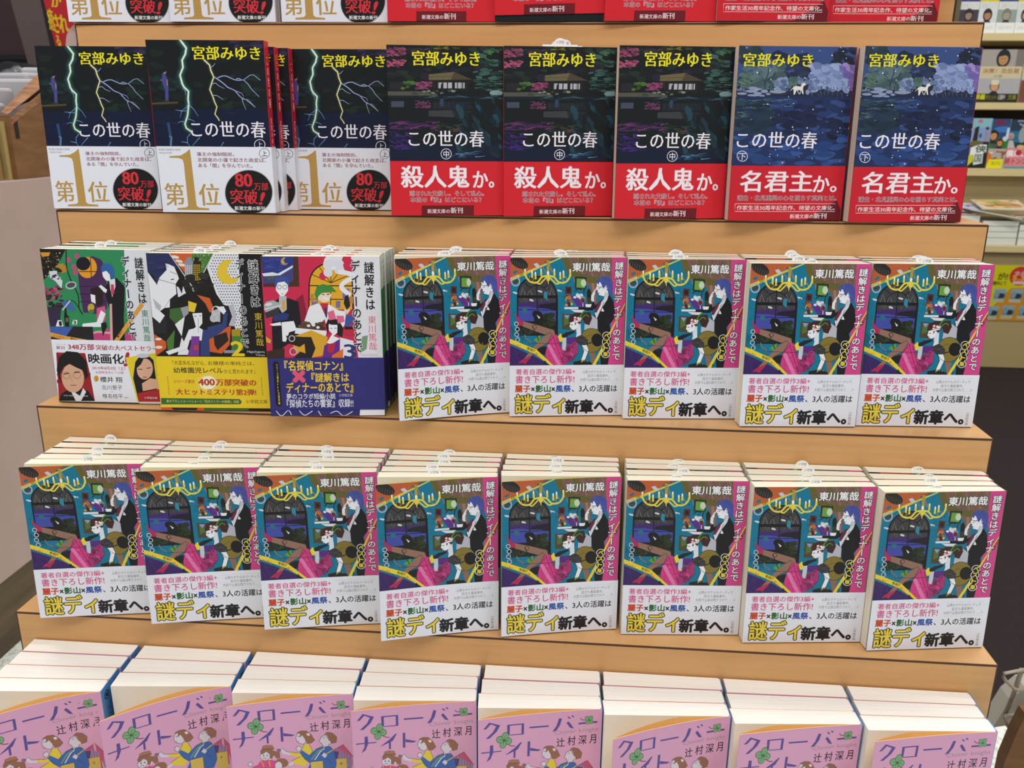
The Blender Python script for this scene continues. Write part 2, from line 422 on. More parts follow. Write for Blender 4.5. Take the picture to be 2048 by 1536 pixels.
    p.poly([(118, 1005), (150, 975), (230, 940), (244, 952), (205, 990), (190, 1012), (160, 1000)], '#b42853')
    p.poly([(505, 770), (545, 730), (570, 765), (560, 805), (520, 810)], '#e9d63f')
    p.poly([(600, 770), (700, 765), (710, 830), (600, 820)], '#5a2a80')
    p.poly([(455, 745), (508, 742), (540, 840), (562, 885), (600, 900), (705, 800), (712, 905), (640, 985), (560, 1060), (440, 1060), (388, 975), (385, 920), (410, 830)], '#d43c86')
    p.poly([(600, 850), (690, 800), (712, 880), (690, 930), (640, 985), (560, 1030), (540, 960)], '#a83474')
    blobs(p, 16, 560, 850, 690, 990, 10, 24, ['#7c2558', '#c8458a', '#5b1e42', '#8d2a62'], 50, 0.7, 0.3)
    blobs(p, 12, 420, 850, 540, 1000, 6, 14, ['#bd3278', '#e0559a'], 51, 0.8, 0.3)
    p.poly([(402, 835), (440, 832), (540, 1060), (500, 1060)], '#e27ab0'); p.line([(230, 822), (690, 826)], 4, '#5a2a4a'); streaks(p, 40, 400, 780, 690, 1010, 16, 46, 3, ['#8c2058', '#5b1e42'], 608, 55)
    p.poly([(552, 748), (600, 722), (682, 706), (690, 720), (620, 750), (590, 775), (560, 770)], '#201e26')
    p.poly([(562, 772), (600, 768), (596, 840), (585, 890), (552, 880)], '#c9ccd8')
    p.poly([(690, 640), (745, 620), (746, 735), (765, 800), (690, 790), (704, 730)], '#dfe2ec'); p.poly([(640, 625), (690, 612), (715, 640), (708, 690), (672, 704), (650, 694), (646, 680), (634, 668), (642, 650)], '#eef0f7'); p.line([(652, 692), (672, 704), (708, 690)], 5, '#4a4a58'); p.line([(650, 652), (668, 652)], 6, '#2b2b3a'); p.line([(648, 680), (660, 682)], 4, '#b05a6a')
    p.poly([(628, 625), (640, 575), (690, 545), (770, 540), (845, 535), (862, 590), (832, 655), (790, 645), (770, 600), (735, 650), (712, 625), (690, 660), (688, 618), (645, 632)], '#3f2422')
    blobs(p, 12, 690, 585, 760, 625, 10, 16, ['#e4d3d8', '#c94a58', '#f0e8ea'], 52, 0.7, 0.2)
    p.curve([(735, 590), (770, 540), (800, 520)], 12, '#4e8a3a'); p.curve([(750, 600), (800, 560), (830, 580)], 9, '#4e8a3a')
    p.ell(850, 795, 112, 112, '#857430'); p.ell(905, 792, 58, 60, '#17151b'); p.line([(800, 830), (850, 815)], 10, '#2a2618')
    p.poly([(690, 770), (752, 742), (812, 790), (808, 838), (745, 838), (700, 812)], '#3b3a40')
    blobs(p, 30, 705, 765, 795, 825, 3, 6, ['#5a5960', '#26252a'], 53, 1, 0.2)
    p.poly([(748, 838), (800, 835), (818, 885), (775, 985), (735, 985), (770, 895)], '#eef0f7')
    p.poly([(820, 905), (880, 905), (880, 1060), (840, 1060)], '#8a6a5c')
    p.poly([(660, 995), (760, 975), (840, 1000), (850, 1060), (660, 1060)], '#1f1c20'); blobs(p, 8, 740, 975, 800, 1000, 5, 9, ['#8a8a4a', '#c8c060'], 54)
    for q in ([(182, 618), (330, 655), (480, 700), (497, 750)], [(170, 668), (330, 725), (400, 745)], [(385, 750), (440, 722), (475, 760), (420, 820), (330, 862), (258, 930)], [(455, 745), (410, 830), (385, 920), (388, 975), (440, 1040)], [(508, 742), (540, 840), (562, 885), (600, 900), (705, 800), (712, 905), (640, 985)], [(470, 760), (520, 900), (560, 1010)], [(500, 770), (560, 920), (630, 975)], [(690, 770), (700, 812), (745, 838), (808, 838), (812, 790)], [(748, 838), (770, 895), (735, 985)], [(800, 835), (818, 885), (775, 985)], [(985, 440), (940, 560), (905, 600)], [(1010, 470), (1030, 560), (1010, 640)], [(738, 850), (752, 790)]): p.line(q, 4, '#2a2226')
    p.ring(850, 795, 113, 4, '#4a3f1c'); p.curve([(770, 800), (800, 760), (850, 745)], 4, '#5c5020')
    for k in range(4):
        p.ring(112 + k % 2 * 8, 645 + k * 48, 22, 6, '#d6d9de', 14)
    # barrier tapes
    p.line([(20, 800), (290, 898), (450, 1050)], 44, '#e8d23a')
    p.rtext('立入禁止', (62, 838), (148, 866), 22, '#d0622c'); p.rtext('警視庁', (205, 880), (285, 906), 27, '#201c16', 0.03); p.rtext('禁止', (282, 918), (325, 962), 24, '#d0622c'); p.rtext('警視', (362, 996), (402, 1036), 27, '#201c16', 0.03)
    p.line([(860, 1085), (1215, 455)], 36, '#e8d23a')
    p.rtext('KEEP OUT', (1152, 585), (1208, 490), 22, '#26241c', 0.03); p.rtext('OUT', (885, 1062), (922, 996), 24, '#26241c', 0.03); p.rtext('KEEP', (1020, 822), (1052, 768), 20, '#26241c', 0.03)
    C = [(1000, 752), (994, 810), (988, 866), (982, 922)]
    for x, y in C: p.ell(x, y, 42, 36, '#eceff0')
    for x, y in C: p.ell(x, y, 36, 31, '#17151b')
    for (x, y), ch in zip(C, 'ベスト版'): p.text(ch, x - 20, y - 19, x + 22, y + 18, '#efd93f', 0.035)
    p.vtext('謎解きはディナーのあとで', 1106, 68, 1130, 982, '#f3f4f8', 0.018, '#3a2036', 0.055, wide=0.96)
    p.text('東川篤哉', 688, 82, 1053, 160, '#f3f4f8', 0.022, 0, '#3a3a34', 0.05)
    # band
    b = Print(BW, BH, Q, (0, T, BW, F))
    b.rect(-20, 1022, 1260, 1560, '#e9ecf7')
    b.text('著者自選の傑作3編+', 92, 1056, 676, 1106, '#d64f8c', 0.012); b.text('書き下ろし新作!', 88, 1118, 664, 1186, '#d64f8c', 0.012)
    g = '#7f7f84'
    b.text('山奥のホテルのパーティで', 752, 1070, 1075, 1098, g); b.text('起きた毒殺事件。', 800, 1106, 1010, 1134, g); b.text('大雨で山道は閉ざされて……!?', 722, 1142, 1095, 1170, g)
    for k in range(44):
        for yy in (1054, 1186): b.rect(725 + k * 8.6, yy, 728 + k * 8.6, yy + 3, '#9a9aa0')
    b.text('麗子', 80, 1208, 225, 1268, '#c94a26', 0.034); b.text('影山', 282, 1208, 424, 1268, '#2f6a33', 0.034); b.text('風祭', 480, 1208, 624, 1268, '#2a52a8', 0.034)
    b.text('×', 238, 1226, 268, 1258, '#1f1f24', 0.03); b.text('×', 438, 1226, 468, 1258, '#1f1f24', 0.03)
    b.text('、3人の活躍は', 640, 1208, 1084, 1268, '#1f1f24', 0.016)
    b.text('謎ディ', 80, 1288, 556, 1460, '#ecd648', 0.018, 0, '#1f1f24', 0.042); b.text('新章へ。', 572, 1342, 1032, 1462, '#1f1f24', 0.042)
    b.vtext('小学館文庫', 1058, 1350, 1082, 1470, '#77777c')
    return p, b, T, F

def bolt(p, pts, wd, glow, core, t=1.0):
    for k, c in zip((5.5, 3.4, 2.0), glow): p.line(pts, wd * k, c, t)
    p.line(pts, wd, core, t)

def art_storm():
    Q = [(18, 65), (965, 83), (187, 1497), (1070, 1498)]
    T, F = band_y(Q, SH, 550, 957), SH - 0.25
    p = Print(BW, SH, Q, (0, 0, BW, T + 0.4))
    p.rect(-40, 0, 1150, 1520, '#10161a')
    p.poly([(-40, 660), (1150, 640), (1150, 1520), (-40, 1520)], '#0e1836')
    blobs(p, 70, 40, 90, 1000, 640, 25, 60, ['#10171a', '#141f1e', '#0f1512', '#16241c', '#11191e'], 61, 0.6)
    blobs(p, 30, 560, 380, 960, 640, 20, 50, ['#182a22', '#121c18', '#1a2c24'], 62, 0.5)
    blobs(p, 26, 60, 380, 340, 600, 20, 50, ['#15282a', '#122020', '#173030'], 63, 0.5)
    blobs(p, 22, 720, 90, 980, 140, 20, 50, ['#2c2440', '#1d1a2c', '#3a2d52'], 64, 0.35, 0.2, -10)
    streaks(p, 40, 110, 660, 1010, 940, 60, 140, 9, ['#0c1430', '#13224a', '#101a3c', '#0a1026'], 65)
    B1 = [(300, 60), (320, 95), (352, 140), (345, 190), (320, 240), (328, 300), (305, 365), (325, 440), (340, 465), (375, 500), (372, 560), (378, 610), (370, 700), (350, 770), (362, 805), (405, 835)]
    B2 = [(495, 238), (540, 282), (552, 330), (575, 383), (560, 430), (545, 485), (568, 540), (585, 590), (603, 630), (588, 690), (612, 722), (625, 745)]
    bolt(p, B1, 15, ['#16302f', '#1f4a48', '#3f746a'], '#eef3dc', 0.7)
    bolt(p, B2, 9, ['#1a2420', '#2e3524', '#6a6a3c'], '#f3f0c8', 0.6)
    blue = '#b4bfe8'
    for q, wd in (([(578, 385), (600, 392), (640, 375), (672, 374), (740, 406), (770, 395), (810, 410), (862, 370), (890, 366), (945, 412)], 7),
                  ([(588, 388), (640, 425), (690, 470), (740, 492), (790, 550), (830, 570), (868, 600), (908, 636)], 7), ([(740, 406), (775, 412), (812, 408), (850, 445), (872, 480), (890, 500), (938, 548)], 6),
                  ([(565, 440), (590, 432), (620, 458), (662, 478)], 5), ([(568, 535), (600, 535), (654, 570)], 5), ([(745, 496), (800, 518), (815, 545)], 4), ([(800, 560), (815, 610), (834, 655)], 4), ([(800, 566), (850, 572), (908, 634)], 4), ([(552, 300), (570, 290), (585, 268)], 5)):
        p.line(q, wd * 2.4, '#283458', 0.5); p.line(q, wd, blue, 0.5)
    b5 = '#6fa3d6'
    for q in ([(376, 600), (360, 630), (325, 660), (310, 715)], [(325, 660), (272, 655)], [(376, 660), (310, 665)], [(380, 610), (420, 650), (455, 706)], [(355, 755), (320, 748), (292, 762)], [(365, 725), (410, 740), (430, 752)], [(395, 850), (370, 880), (374, 930), (395, 960)], [(372, 925), (320, 915)], [(470, 880), (440, 915), (412, 950)], [(660, 920), (635, 960)], [(330, 470), (350, 500), (352, 530)]):
        p.line(q, 6, b5, 0.4)
    p.line([(75, 600), (290, 592)], 12, '#5a4c2c'); p.line([(80, 612), (285, 604)], 8, '#2a261c'); p.line([(240, 610), (242, 730)], 8, '#16181c'); p.line([(85, 745), (250, 738)], 7, '#1c1e28')
    p.line([(215, 760), (235, 870), (240, 950)], 22, '#2a4a74'); p.line([(225, 870), (245, 880), (238, 950)], 10, '#6a8aa8')
    p.poly([(160, 352), (185, 352), (205, 400), (213, 450), (216, 575), (190, 580), (185, 480), (160, 420)], '#47478c'); p.poly([(196, 400), (206, 400), (210, 450), (198, 450)], '#8a7a5a')
    p.ell(182, 338, 13, 17, '#9a7a68'); p.ell(178, 328, 14, 12, '#17151a'); p.line([(160, 400), (150, 410)], 14, '#6a5a58'); p.ell(208, 580, 18, 8, '#3a3228')
    p.text('宮部みゆき', 398, 122, 945, 245, '#efe322', 0, 0.05)
    p.text('この世の春', 392, 745, 992, 885, '#efeaf4', 0, 0.03)
    p.ring(944, 940, 44, 5, '#efeaf4'); p.text('上', 920, 915, 968, 962, '#efeaf4')
    b = Print(BW, SH, Q, (0, T, BW, F))
    b.rect(-40, 957, 1200, 1560, '#e9ecf7')
    b.text('新潮文庫累計部数', 140, 973, 320, 992, '#8d8d92'); b.text('（現役作家）', 142, 1000, 256, 1017, '#8d8d92')
    m = '#8a2c3c'
    b.text('藩主の強制隠居。', 446, 1002, 745, 1036, m, 0, 0.03); b.text('北関東の小藩で起きた政変は、', 452, 1047, 996, 1086, m, 0, 0.03); b.text('ある「闇」を孕んでいた。', 460, 1093, 890, 1131, m, 0, 0.03)
    b.ring(982, 1012, 42, 4, '#5a5a60'); b.text('上', 960, 990, 1004, 1034, '#5a5a60', 0.01)
    b.poly([(230, 1036), (320, 1030), (362, 1005), (392, 976), (402, 1040), (452, 1440), (470, 1455), (552, 1462), (553, 1476), (300, 1476), (300, 1462), (372, 1455), (386, 1440), (346, 1095), (335, 1062), (300, 1050), (232, 1048)], '#c29443', True)
    b.text('第', 190, 1257, 362, 1440, '#c29443', 0, 0.03, foil=True); b.text('位', 462, 1260, 646, 1440, '#c29443', 0, 0.03, foil=True)
    b.ell(862, 1330, 190, 186, '#bdbdc0', 0, 40); b.ell(862, 1330, 184, 180, '#1a1718', 0, 40)
    r = '#d8333c'
    b.text('80', 752, 1176, 890, 1286, r, 0, 0.07); b.text('万部', 900, 1250, 1016, 1312, r, 0, 0.03); b.text('突破', 715, 1305, 935, 1425, r, 0, 0.05); b.text('!', 965, 1330, 1000, 1428, r, 0.02, skew=0.35)
    b.text('新潮文庫の新刊', 752, 1442, 990, 1476, '#f1f1f4', 0.015)
    return p, b, T, F

def art_garden():
    Q = [(15, 28), (1032, 37), (68, 1507), (1042, 1507)]
    T, F = band_y(Q, SH, 550, 1033), SH - 0.25
    p = Print(BW, SH, Q, (0, 0, BW, T + 0.4))
    p.rect(-20, 0, 1200, 1540, '#141a1c')
    p.poly([(-20, 900), (1200, 880), (1200, 1540), (-20, 1540)], '#131c33')
    blobs(p, 60, 30, 50, 1020, 330, 25, 60, ['#1e2026', '#1a1d1d', '#202c24', '#28212f', '#181c1e', '#24302c'], 70, 0.5)
    blobs(p, 34, 780, 60, 1020, 430, 20, 50, ['#243f38', '#2b4d47', '#203434', '#355a54', '#3c625c'], 71, 0.4)
    blobs(p, 10, 880, 70, 980, 160, 14, 30, ['#4a7a3c', '#34582e'], 72, 0.35, 0.3, 25)
    blobs(p, 9, 430, 30, 640, 60, 16, 34, ['#6a6a22', '#3f451c'], 73, 0.3)
    blobs(p, 60, 15, 55, 180, 120, 10, 26, ['#8c4060', '#a8506e', '#6c3250', '#4a2840'], 74, 0.4, 0.25, 14); blobs(p, 40, 15, 160, 180, 215, 10, 26, ['#a04a68', '#b85a78', '#7c3454', '#5a2a48'], 174, 0.35, 0.25, 14)
    blobs(p, 10, 230, 60, 420, 130, 14, 30, ['#5a2c52', '#472444'], 75, 0.35)
    streaks(p, 40, 830, 250, 1030, 420, 40, 90, 7, ['#3f6a62', '#2c4e4a', '#547e70', '#223a3a'], 76)
    p.poly([(385, 282), (605, 260), (578, 332), (385, 332)], '#6a6146'); p.poly([(605, 260), (765, 326), (575, 334)], '#4d4433')
    p.line([(385, 305), (592, 298)], 4, '#544c38'); p.line([(380, 334), (770, 328)], 6, '#2a261f')
    p.rect(405, 336, 745, 430, '#1d1b1e')
    for x in (466, 508, 552, 612, 640, 664, 684): p.rect(x, 352, x + (34 if x < 600 else 12 if x > 660 else 22), 402, '#b5b4be')
    p.poly([(492, 362), (508, 362), (512, 402), (488, 402)], '#24242c')
    for x in range(430, 750, 40): p.line([(x, 338), (x, 430)], 4, '#35302a')
    p.rect(50, 350, 160, 420, '#26242a'); blobs(p, 16, 160, 345, 245, 405, 14, 26, ['#3a5c26', '#2a451e', '#4a6c30'], 77, 0.6); blobs(p, 70, 275, 348, 405, 408, 8, 16, ['#8a4068', '#7a385c', '#9c5078', '#662c4c'], 78, 0.6)
    p.poly([(0, 430), (300, 428), (460, 452), (460, 466), (0, 466)], '#53524a')
    blobs(p, 16, 260, 425, 600, 455, 12, 24, ['#5a6a58', '#485446', '#7a8a74', '#3a463c'], 79, 0.5); p.ell(972, 440, 58, 24, '#7e9a9c'); p.line([(920, 462), (1025, 458)], 6, '#45605e')
    p.rect(-20, 468, 1200, 486, '#16222a'); streaks(p, 24, 380, 470, 1020, 490, 50, 110, 4, ['#3c5a70', '#2c4658', '#5a7a8c'], 80)
    p.rect(60, 515, 170, 565, '#454a5c'); p.rect(420, 520, 760, 580, '#1f242c')
    for x in range(440, 760, 40): p.line([(x, 520), (x, 580)], 4, '#2f3840')
    blobs(p, 56, 270, 508, 400, 575, 8, 15, ['#643658', '#542c4a', '#744264'], 81, 0.5)
    p.poly([(480, 500), (515, 500), (510, 560), (490, 560)], '#34445e')
    p.poly([(385, 596), (585, 590), (610, 652), (385, 645)], '#3b3d40'); p.poly([(585, 590), (770, 600), (690, 640), (610, 648)], '#2b2926')
    blobs(p, 60, 640, 500, 1020, 980, 20, 60, ['#162a34', '#1b3640', '#122028', '#234450', '#152430'], 82, 0.5, 0.3, 60)
    streaks(p, 34, 60, 690, 460, 760, 60, 160, 12, ['#4c2a58', '#7a3a6a', '#33244c', '#5c2f60'], 83, -4)
    streaks(p, 26, 60, 770, 260, 930, 40, 110, 14, ['#3d2472', '#2a2058', '#4a2a80'], 84, 10)
    streaks(p, 26, 430, 700, 720, 800, 40, 90, 10, ['#2a3a2a', '#263028', '#3a4630'], 85, 8)
    streaks(p, 18, 560, 950, 860, 1000, 40, 90, 8, ['#3a6690', '#2a4a74', '#6a90b4'], 86, -6)
    p.poly([(592, 745), (620, 752), (650, 745), (630, 775), (612, 772)], '#6a3238')
    p.text('宮部みゆき', 240, 78, 826, 210, '#efe322', 0, 0.05)
    p.text('この世の春', 212, 766, 868, 910, '#f1eaf4', 0, 0.03)
    p.ring(540, 970, 47, 5, '#f1eaf4'); p.text('中', 516, 940, 566, 1002, '#f1eaf4', 0.01, 0.02)
    b = Print(BW, SH, Q, (0, T, BW, F)); red = '#da2430'
    b.rect(-20, 1032, 1200, 1560, red)
    for body, x0, x1, y0 in (('殺人鬼', 148, 740, 1072), ('か', 775, 905, 1120), ('。', 915, 958, 1210)):
        y1 = 1262
        b.text(body, x0, y0, x1, y1, '#ee9aa8', 0.03) ; b.text(body, x0, y0, x1, y1, '#fbf2f8', 0, 0.05)
    for body, x0, y0, x1, y1 in (('隠された父殺し。そして乱心。', 226, 1290, 872, 1335), ('本当の『彼』はどこにいる？', 232, 1345, 850, 1390)):
        b.text(body, x0, y0, x1, y1, '#3a1c26', 0.0, 0, '#f2c4cc', 0.045)
    b.poly([(330, 1418), (785, 1416), (785, 1530), (330, 1530)], '#701820')
    b.text('新潮文庫の', 380, 1448, 576, 1486, '#f6e6e8', 0, 0.03); b.text('新刊', 582, 1434, 688, 1486, '#f6e6e8', 0, 0.04)
    return p, b, T, F

def art_snow():
    Q = [(205, 35), (1187, 45), (28, 1512), (972, 1510)]
    T, F = band_y(Q, SH, 560, 1046), SH - 0.25
    p = Print(BW, SH, Q, (0, 0, BW, T + 0.4))
    p.rect(-60, 0, 1250, 1560, '#3a4f86')
    blobs(p, 26, 220, 40, 380, 200, 25, 55, ['#2b3a46', '#324652', '#283440'], 90, 0.8)
    blobs(p, 40, 490, 90, 850, 330, 28, 60, ['#273150', '#2c3858', '#222a44'], 91, 0.7); blobs(p, 24, 990, 60, 1180, 190, 22, 44, ['#20283a', '#26304a', '#1c2434'], 92, 0.7)
    p.poly([(190, 300), (1150, 300), (1140, 470), (150, 470)], '#232c42')
    blobs(p, 60, 210, 200, 560, 420, 22, 48, ['#42585e', '#4e666a', '#3a4e54', '#5c747a', '#506a64'], 93, 0.8, 0.3)
    blobs(p, 24, 500, 310, 610, 400, 18, 34, ['#6a7ca0', '#55688a', '#8796b8'], 94, 0.8); blobs(p, 14, 610, 300, 690, 370, 14, 26, ['#56706a', '#45605a'], 95, 0.8); blobs(p, 14, 690, 310, 760, 360, 14, 26, ['#7484a4', '#606f90'], 96, 0.7)
    blobs(p, 60, 790, 200, 1080, 300, 22, 44, ['#7f8fbe', '#8e9ecb', '#6c7cad', '#9aa9d2'], 97, 0.75); blobs(p, 80, 780, 300, 1120, 410, 20, 42, ['#7686b4', '#8a9ac6', '#66769f', '#98a6ce'], 98, 0.75)
    blobs(p, 26, 1060, 195, 1180, 300, 20, 36, ['#8d78b8', '#7a68ac', '#a08cc8', '#6f60a8'], 99, 0.9); blobs(p, 12, 1110, 330, 1160, 400, 16, 30, ['#7a68ac', '#6c60a4'], 100, 1.1)
    streaks(p, 40, 780, 390, 1120, 455, 30, 50, 6, ['#38465c', '#465672', '#2b364c', '#56668a'], 101, 80)
    p.curve([(400, 400), (405, 340), (430, 280), (440, 220)], 8, '#2c3a40'); p.curve([(405, 340), (470, 290), (500, 250)], 5, '#2c3a40'); p.curve([(410, 360), (380, 300), (350, 270)], 5, '#2c3a40')
    streaks(p, 22, 190, 280, 280, 380, 40, 70, 12, ['#4e6a5a', '#3c5448', '#64826c'], 102)
    streaks(p, 20, 170, 380, 270, 420, 40, 70, 9, ['#6a7c9c', '#2c3a4a'], 103)
    for x, y, rx, ry in ((300, 392, 40, 16), (335, 400, 40, 14), (285, 418, 52, 15), (205, 438, 42, 13), (340, 436, 36, 14), (300, 452, 52, 12), (395, 418, 30, 18), (425, 440, 20, 12), (505, 422, 72, 17), (372, 455, 28, 10), (755, 425, 16, 26), (800, 480, 56, 12), (905, 490, 38, 12), (1040, 490, 80, 16), (1000, 500, 50, 12)):
        p.ell(x, y + 6, rx, ry, '#2a3448'); p.ell(x, y, rx, ry * 0.8, '#8c98b8', 0, 14, 0.08)
    H = '#e6e2dc'
    p.poly([(635, 385), (660, 372), (700, 378), (715, 350), (735, 345), (746, 365), (726, 372), (718, 395), (722, 440), (712, 440), (704, 408), (665, 408), (648, 445), (638, 445), (640, 410)], H); p.line([(640, 388), (612, 412)], 7, H, 0.4); p.line([(668, 405), (684, 440)], 5, H); p.line([(700, 405), (690, 442)], 5, H)
    p.poly([(150, 462), (1130, 462), (1060, 1060), (80, 1060)], '#22325c')
    blobs(p, 60, 140, 490, 480, 760, 30, 70, ['#1e3040', '#243a48', '#1c2a3c', '#2b4450', '#22344a'], 104, 0.45)
    blobs(p, 60, 480, 500, 1090, 760, 30, 70, ['#26386a', '#2c4074', '#1e2a4c', '#344a80', '#1c2644'], 105, 0.45)
    blobs(p, 30, 470, 590, 800, 720, 30, 60, ['#192240', '#1d2848', '#16203a'], 106, 0.5); blobs(p, 26, 930, 700, 1080, 900, 26, 50, ['#192440', '#1e2a4a', '#141c34'], 107, 0.5)
    blobs(p, 40, 120, 800, 1060, 1030, 40, 90, ['#294478', '#2f4c88', '#25407a', '#365694'], 108, 0.35)
    streaks(p, 24, 180, 480, 620, 560, 50, 110, 6, ['#4e6880', '#60788e', '#38506a'], 109); streaks(p, 16, 150, 590, 240, 650, 40, 80, 5, ['#5c7484', '#42586a'], 110)
    rg = random.Random(5)
    for i in range(70):
        p.ell(rg.uniform(130, 1150), rg.uniform(50, 1030), rg.uniform(2.5, 7), rg.uniform(2.5, 7), rg.choice(['#c9d0e6', '#e4e8f2', '#a9b4d2']), 0, 8)
    p.text('宮部みゆき', 240, 95, 806, 214, '#efe322', 0, 0.05)
    p.text('この世の春', 152, 757, 805, 900, '#f1eaf4', 0, 0.03)
    p.ring(180, 965, 46, 5, '#f1eaf4'); p.text('下', 154, 940, 208, 998, '#f1eaf4', 0.005)
    b = Print(BW, SH, Q, (0, T, BW, F)); red = '#cf2130'
    b.rect(-60, 1045, 1250, 1580, red)
    b.poly([(600, 1580), (700, 1500), (955, 1335), (1000, 1420), (1010, 1580)], '#6c1620')
    for body, x0, x1, y0 in (('名君主', 165, 745, 1088), ('か', 775, 890, 1130), ('。', 908, 952, 1216)):
        b.text(body, x0, y0, x1, 1266, '#e8909e', 0.025); b.text(body, x0, y0, x1, 1266, '#fbf0f4', 0, 0.045)
    b.text('藩主・北見重興の心を照らす真実とは。', 122, 1296, 950, 1340, '#3a1c24', 0, 0, '#f0bcc4', 0.045)
    b.line([(98, 1368), (942, 1366), (934, 1432), (92, 1434), (98, 1368)], 4, '#f6dadd')
    b.text('作家生活30周年記念作、待望の文庫化。', 112, 1382, 930, 1422, '#f8eaec', 0.01, 0.02)
    b.text('新潮文庫の', 556, 1455, 748, 1492, '#f6e6e8', 0, 0.03); b.text('新刊', 758, 1446, 858, 1492, '#f6e6e8', 0, 0.04)
    return p, b, T, F

def art_green():
    Q = [(50, 52), (1116, 66), (238, 1478), (1267, 1495)]
    T, F = band_y(Q, BH, 650, 898), band_y(Q, BH, 700, 1475)
    p = Print(BW, BH, Q, (0, 0, BW, BH - 0.2))
    p.rect(-20, 0, 1300, 1540, '#2f8a58')
    p.poly([(860, 50), (1300, 50), (1300, 1540), (1010, 1540), (885, 560)], '#dfe1ea')
    p.poly([(40, 40), (300, 40), (230, 190), (150, 280), (90, 340), (60, 250)], '#1c1817'); streaks(p, 26, 60, 60, 260, 250, 30, 70, 5, ['#4a4030', '#7a6a30', '#2c2622'], 120, 30)
    p.poly([(52, 85), (152, 85), (140, 120), (75, 125)], '#d9952c'); p.ell(260, 235, 62, 40, '#b8842c', 8); p.ell(230, 248, 40, 18, '#2a1f16', 25); blobs(p, 30, 100, 90, 300, 330, 3, 6, ['#d8c060', '#e8e0d0'], 121, 1)
    p.poly([(140, 260), (215, 255), (235, 320), (270, 345), (262, 420), (235, 390), (200, 350), (150, 320)], '#d6d8e0'); blobs(p, 8, 165, 275, 240, 350, 8, 16, ['#3a2a44', '#6a5a74'], 122)
    for x, y in ((410, 120), (330, 155), (380, 220), (395, 270)): p.poly([(x - 25, y - 12), (x, y - 30), (x + 28, y), (x + 6, y + 26), (x - 18, y + 18)], '#c6487e')
    p.curve([(305, 60), (310, 220), (350, 340), (420, 480), (430, 600), (465, 660)], 10, '#1c1817')
    p.curve([(465, 660), (380, 540), (300, 540), (250, 600)], 7, '#1c1817')
    # round window and moon
    p.poly([(430, 400), (420, 250), (470, 150), (560, 120), (640, 150), (690, 230), (700, 600), (640, 660), (470, 640)], '#4a2a58')
    p.ell(510, 225, 92, 98, '#e39c28'); p.ell(470, 190, 68, 62, '#1b1522'); p.line([(430, 262), (600, 262)], 7, '#1b1522'); p.line([(540, 130), (548, 320)], 7, '#1b1522')
    for yy in (400, 470, 540): p.line([(430, yy), (700, yy)], 6, '#2a1838')
    p.ell(352, 390, 54, 36, '#bfc2c8', -10); p.ell(352, 388, 42, 24, '#4a4c50', -10)
    blobs(p, 34, 100, 420, 270, 600, 14, 28, ['#2a1e22', '#30242a', '#20181a', '#3a2a30'], 123); blobs(p, 16, 100, 400, 280, 530, 12, 22, ['#b02f62', '#c84a7a', '#8e2450'], 124, 0.8)
    p.poly([(120, 590), (260, 590), (240, 770), (150, 770)], '#342a44'); p.poly([(255, 540), (340, 530), (390, 600), (380, 630), (290, 600)], '#3f67a8'); p.line([(270, 620), (345, 530)], 12, '#c9ccd0')
    p.poly([(292, 600), (306, 600), (312, 660), (332, 680), (335, 770), (295, 770), (285, 680)], '#1b1718'); p.rect(300, 690, 328, 730, '#6a5a50')
    # standing figure and seated figure
    p.poly([(680, 420), (720, 330), (790, 320), (870, 400), (860, 700), (880, 1000), (740, 1000), (730, 640), (690, 500)], '#1b181d')
    p.poly([(720, 340), (775, 325), (780, 400), (750, 500), (730, 420)], '#dfe1ea'); p.poly([(735, 380), (765, 380), (770, 460), (750, 485), (738, 450)], '#c2406e')
    p.poly([(648, 250), (690, 250), (725, 290), (735, 350), (690, 345), (660, 310)], '#eceef4'); p.poly([(640, 225), (660, 190), (720, 185), (765, 230), (770, 320), (735, 320), (720, 280), (690, 255), (650, 270)], '#2f62a8')
    p.poly([(600, 410), (640, 385), (700, 430), (690, 460), (640, 435)], '#eceef4')
    p.poly([(540, 420), (620, 400), (660, 440), (660, 560), (620, 590), (585, 560), (590, 500), (545, 475)], '#2b1e1e'); p.poly([(540, 470), (585, 480), (590, 560), (548, 540)], '#eceef4')
    p.poly([(600, 600), (680, 580), (690, 700), (640, 760), (600, 720)], '#d05a8c'); p.poly([(640, 620), (685, 650), (640, 775), (460, 775), (465, 745), (600, 730)], '#eceef4'); p.ell(545, 600, 32, 46, '#c8a83a', 10, 14, 0.15); p.ell(550, 630, 26, 18, '#5a7a3c')
    p.poly([(560, 830), (740, 790), (760, 900), (620, 940), (580, 900)], '#c2407c'); p.line([(735, 560), (745, 910)], 24, '#dba4a4'); p.curve([(570, 830), (620, 820), (720, 830), (745, 810)], 20, '#dba4a4')
    p.poly([(640, 740), (690, 730), (700, 770), (660, 860)], '#1b181d')
    p.poly([(130, 772), (560, 772), (575, 920), (140, 920)], '#231f21'); p.poly([(140, 772), (370, 775), (300, 870), (150, 850)], '#3f5fae')
    p.poly([(205, 770), (225, 712), (262, 715), (280, 770)], '#eceef0'); p.text('1', 238, 726, 262, 762, '#1b1718', 0.03); p.poly([(362, 752), (372, 710), (412, 712), (410, 752)], '#eceef0'); p.text('3', 372, 718, 402, 748, '#1b1718', 0.03)
    p.line([(140, 845), (300, 880), (600, 930)], 40, '#e0a03a'); p.rtext('立入禁止', (175, 868), (285, 888), 24, '#c85a2a'); p.rtext('警視庁', (345, 900), (420, 916), 26, '#201c16', 0.03)
    p.line([(770, 930), (1040, 560)], 40, '#e0a03a'); p.rtext('警視庁', (808, 880), (858, 810), 24, '#3a2a14', 0.02)
    p.poly([(880, 830), (960, 830), (990, 920), (870, 920)], '#c2407c')
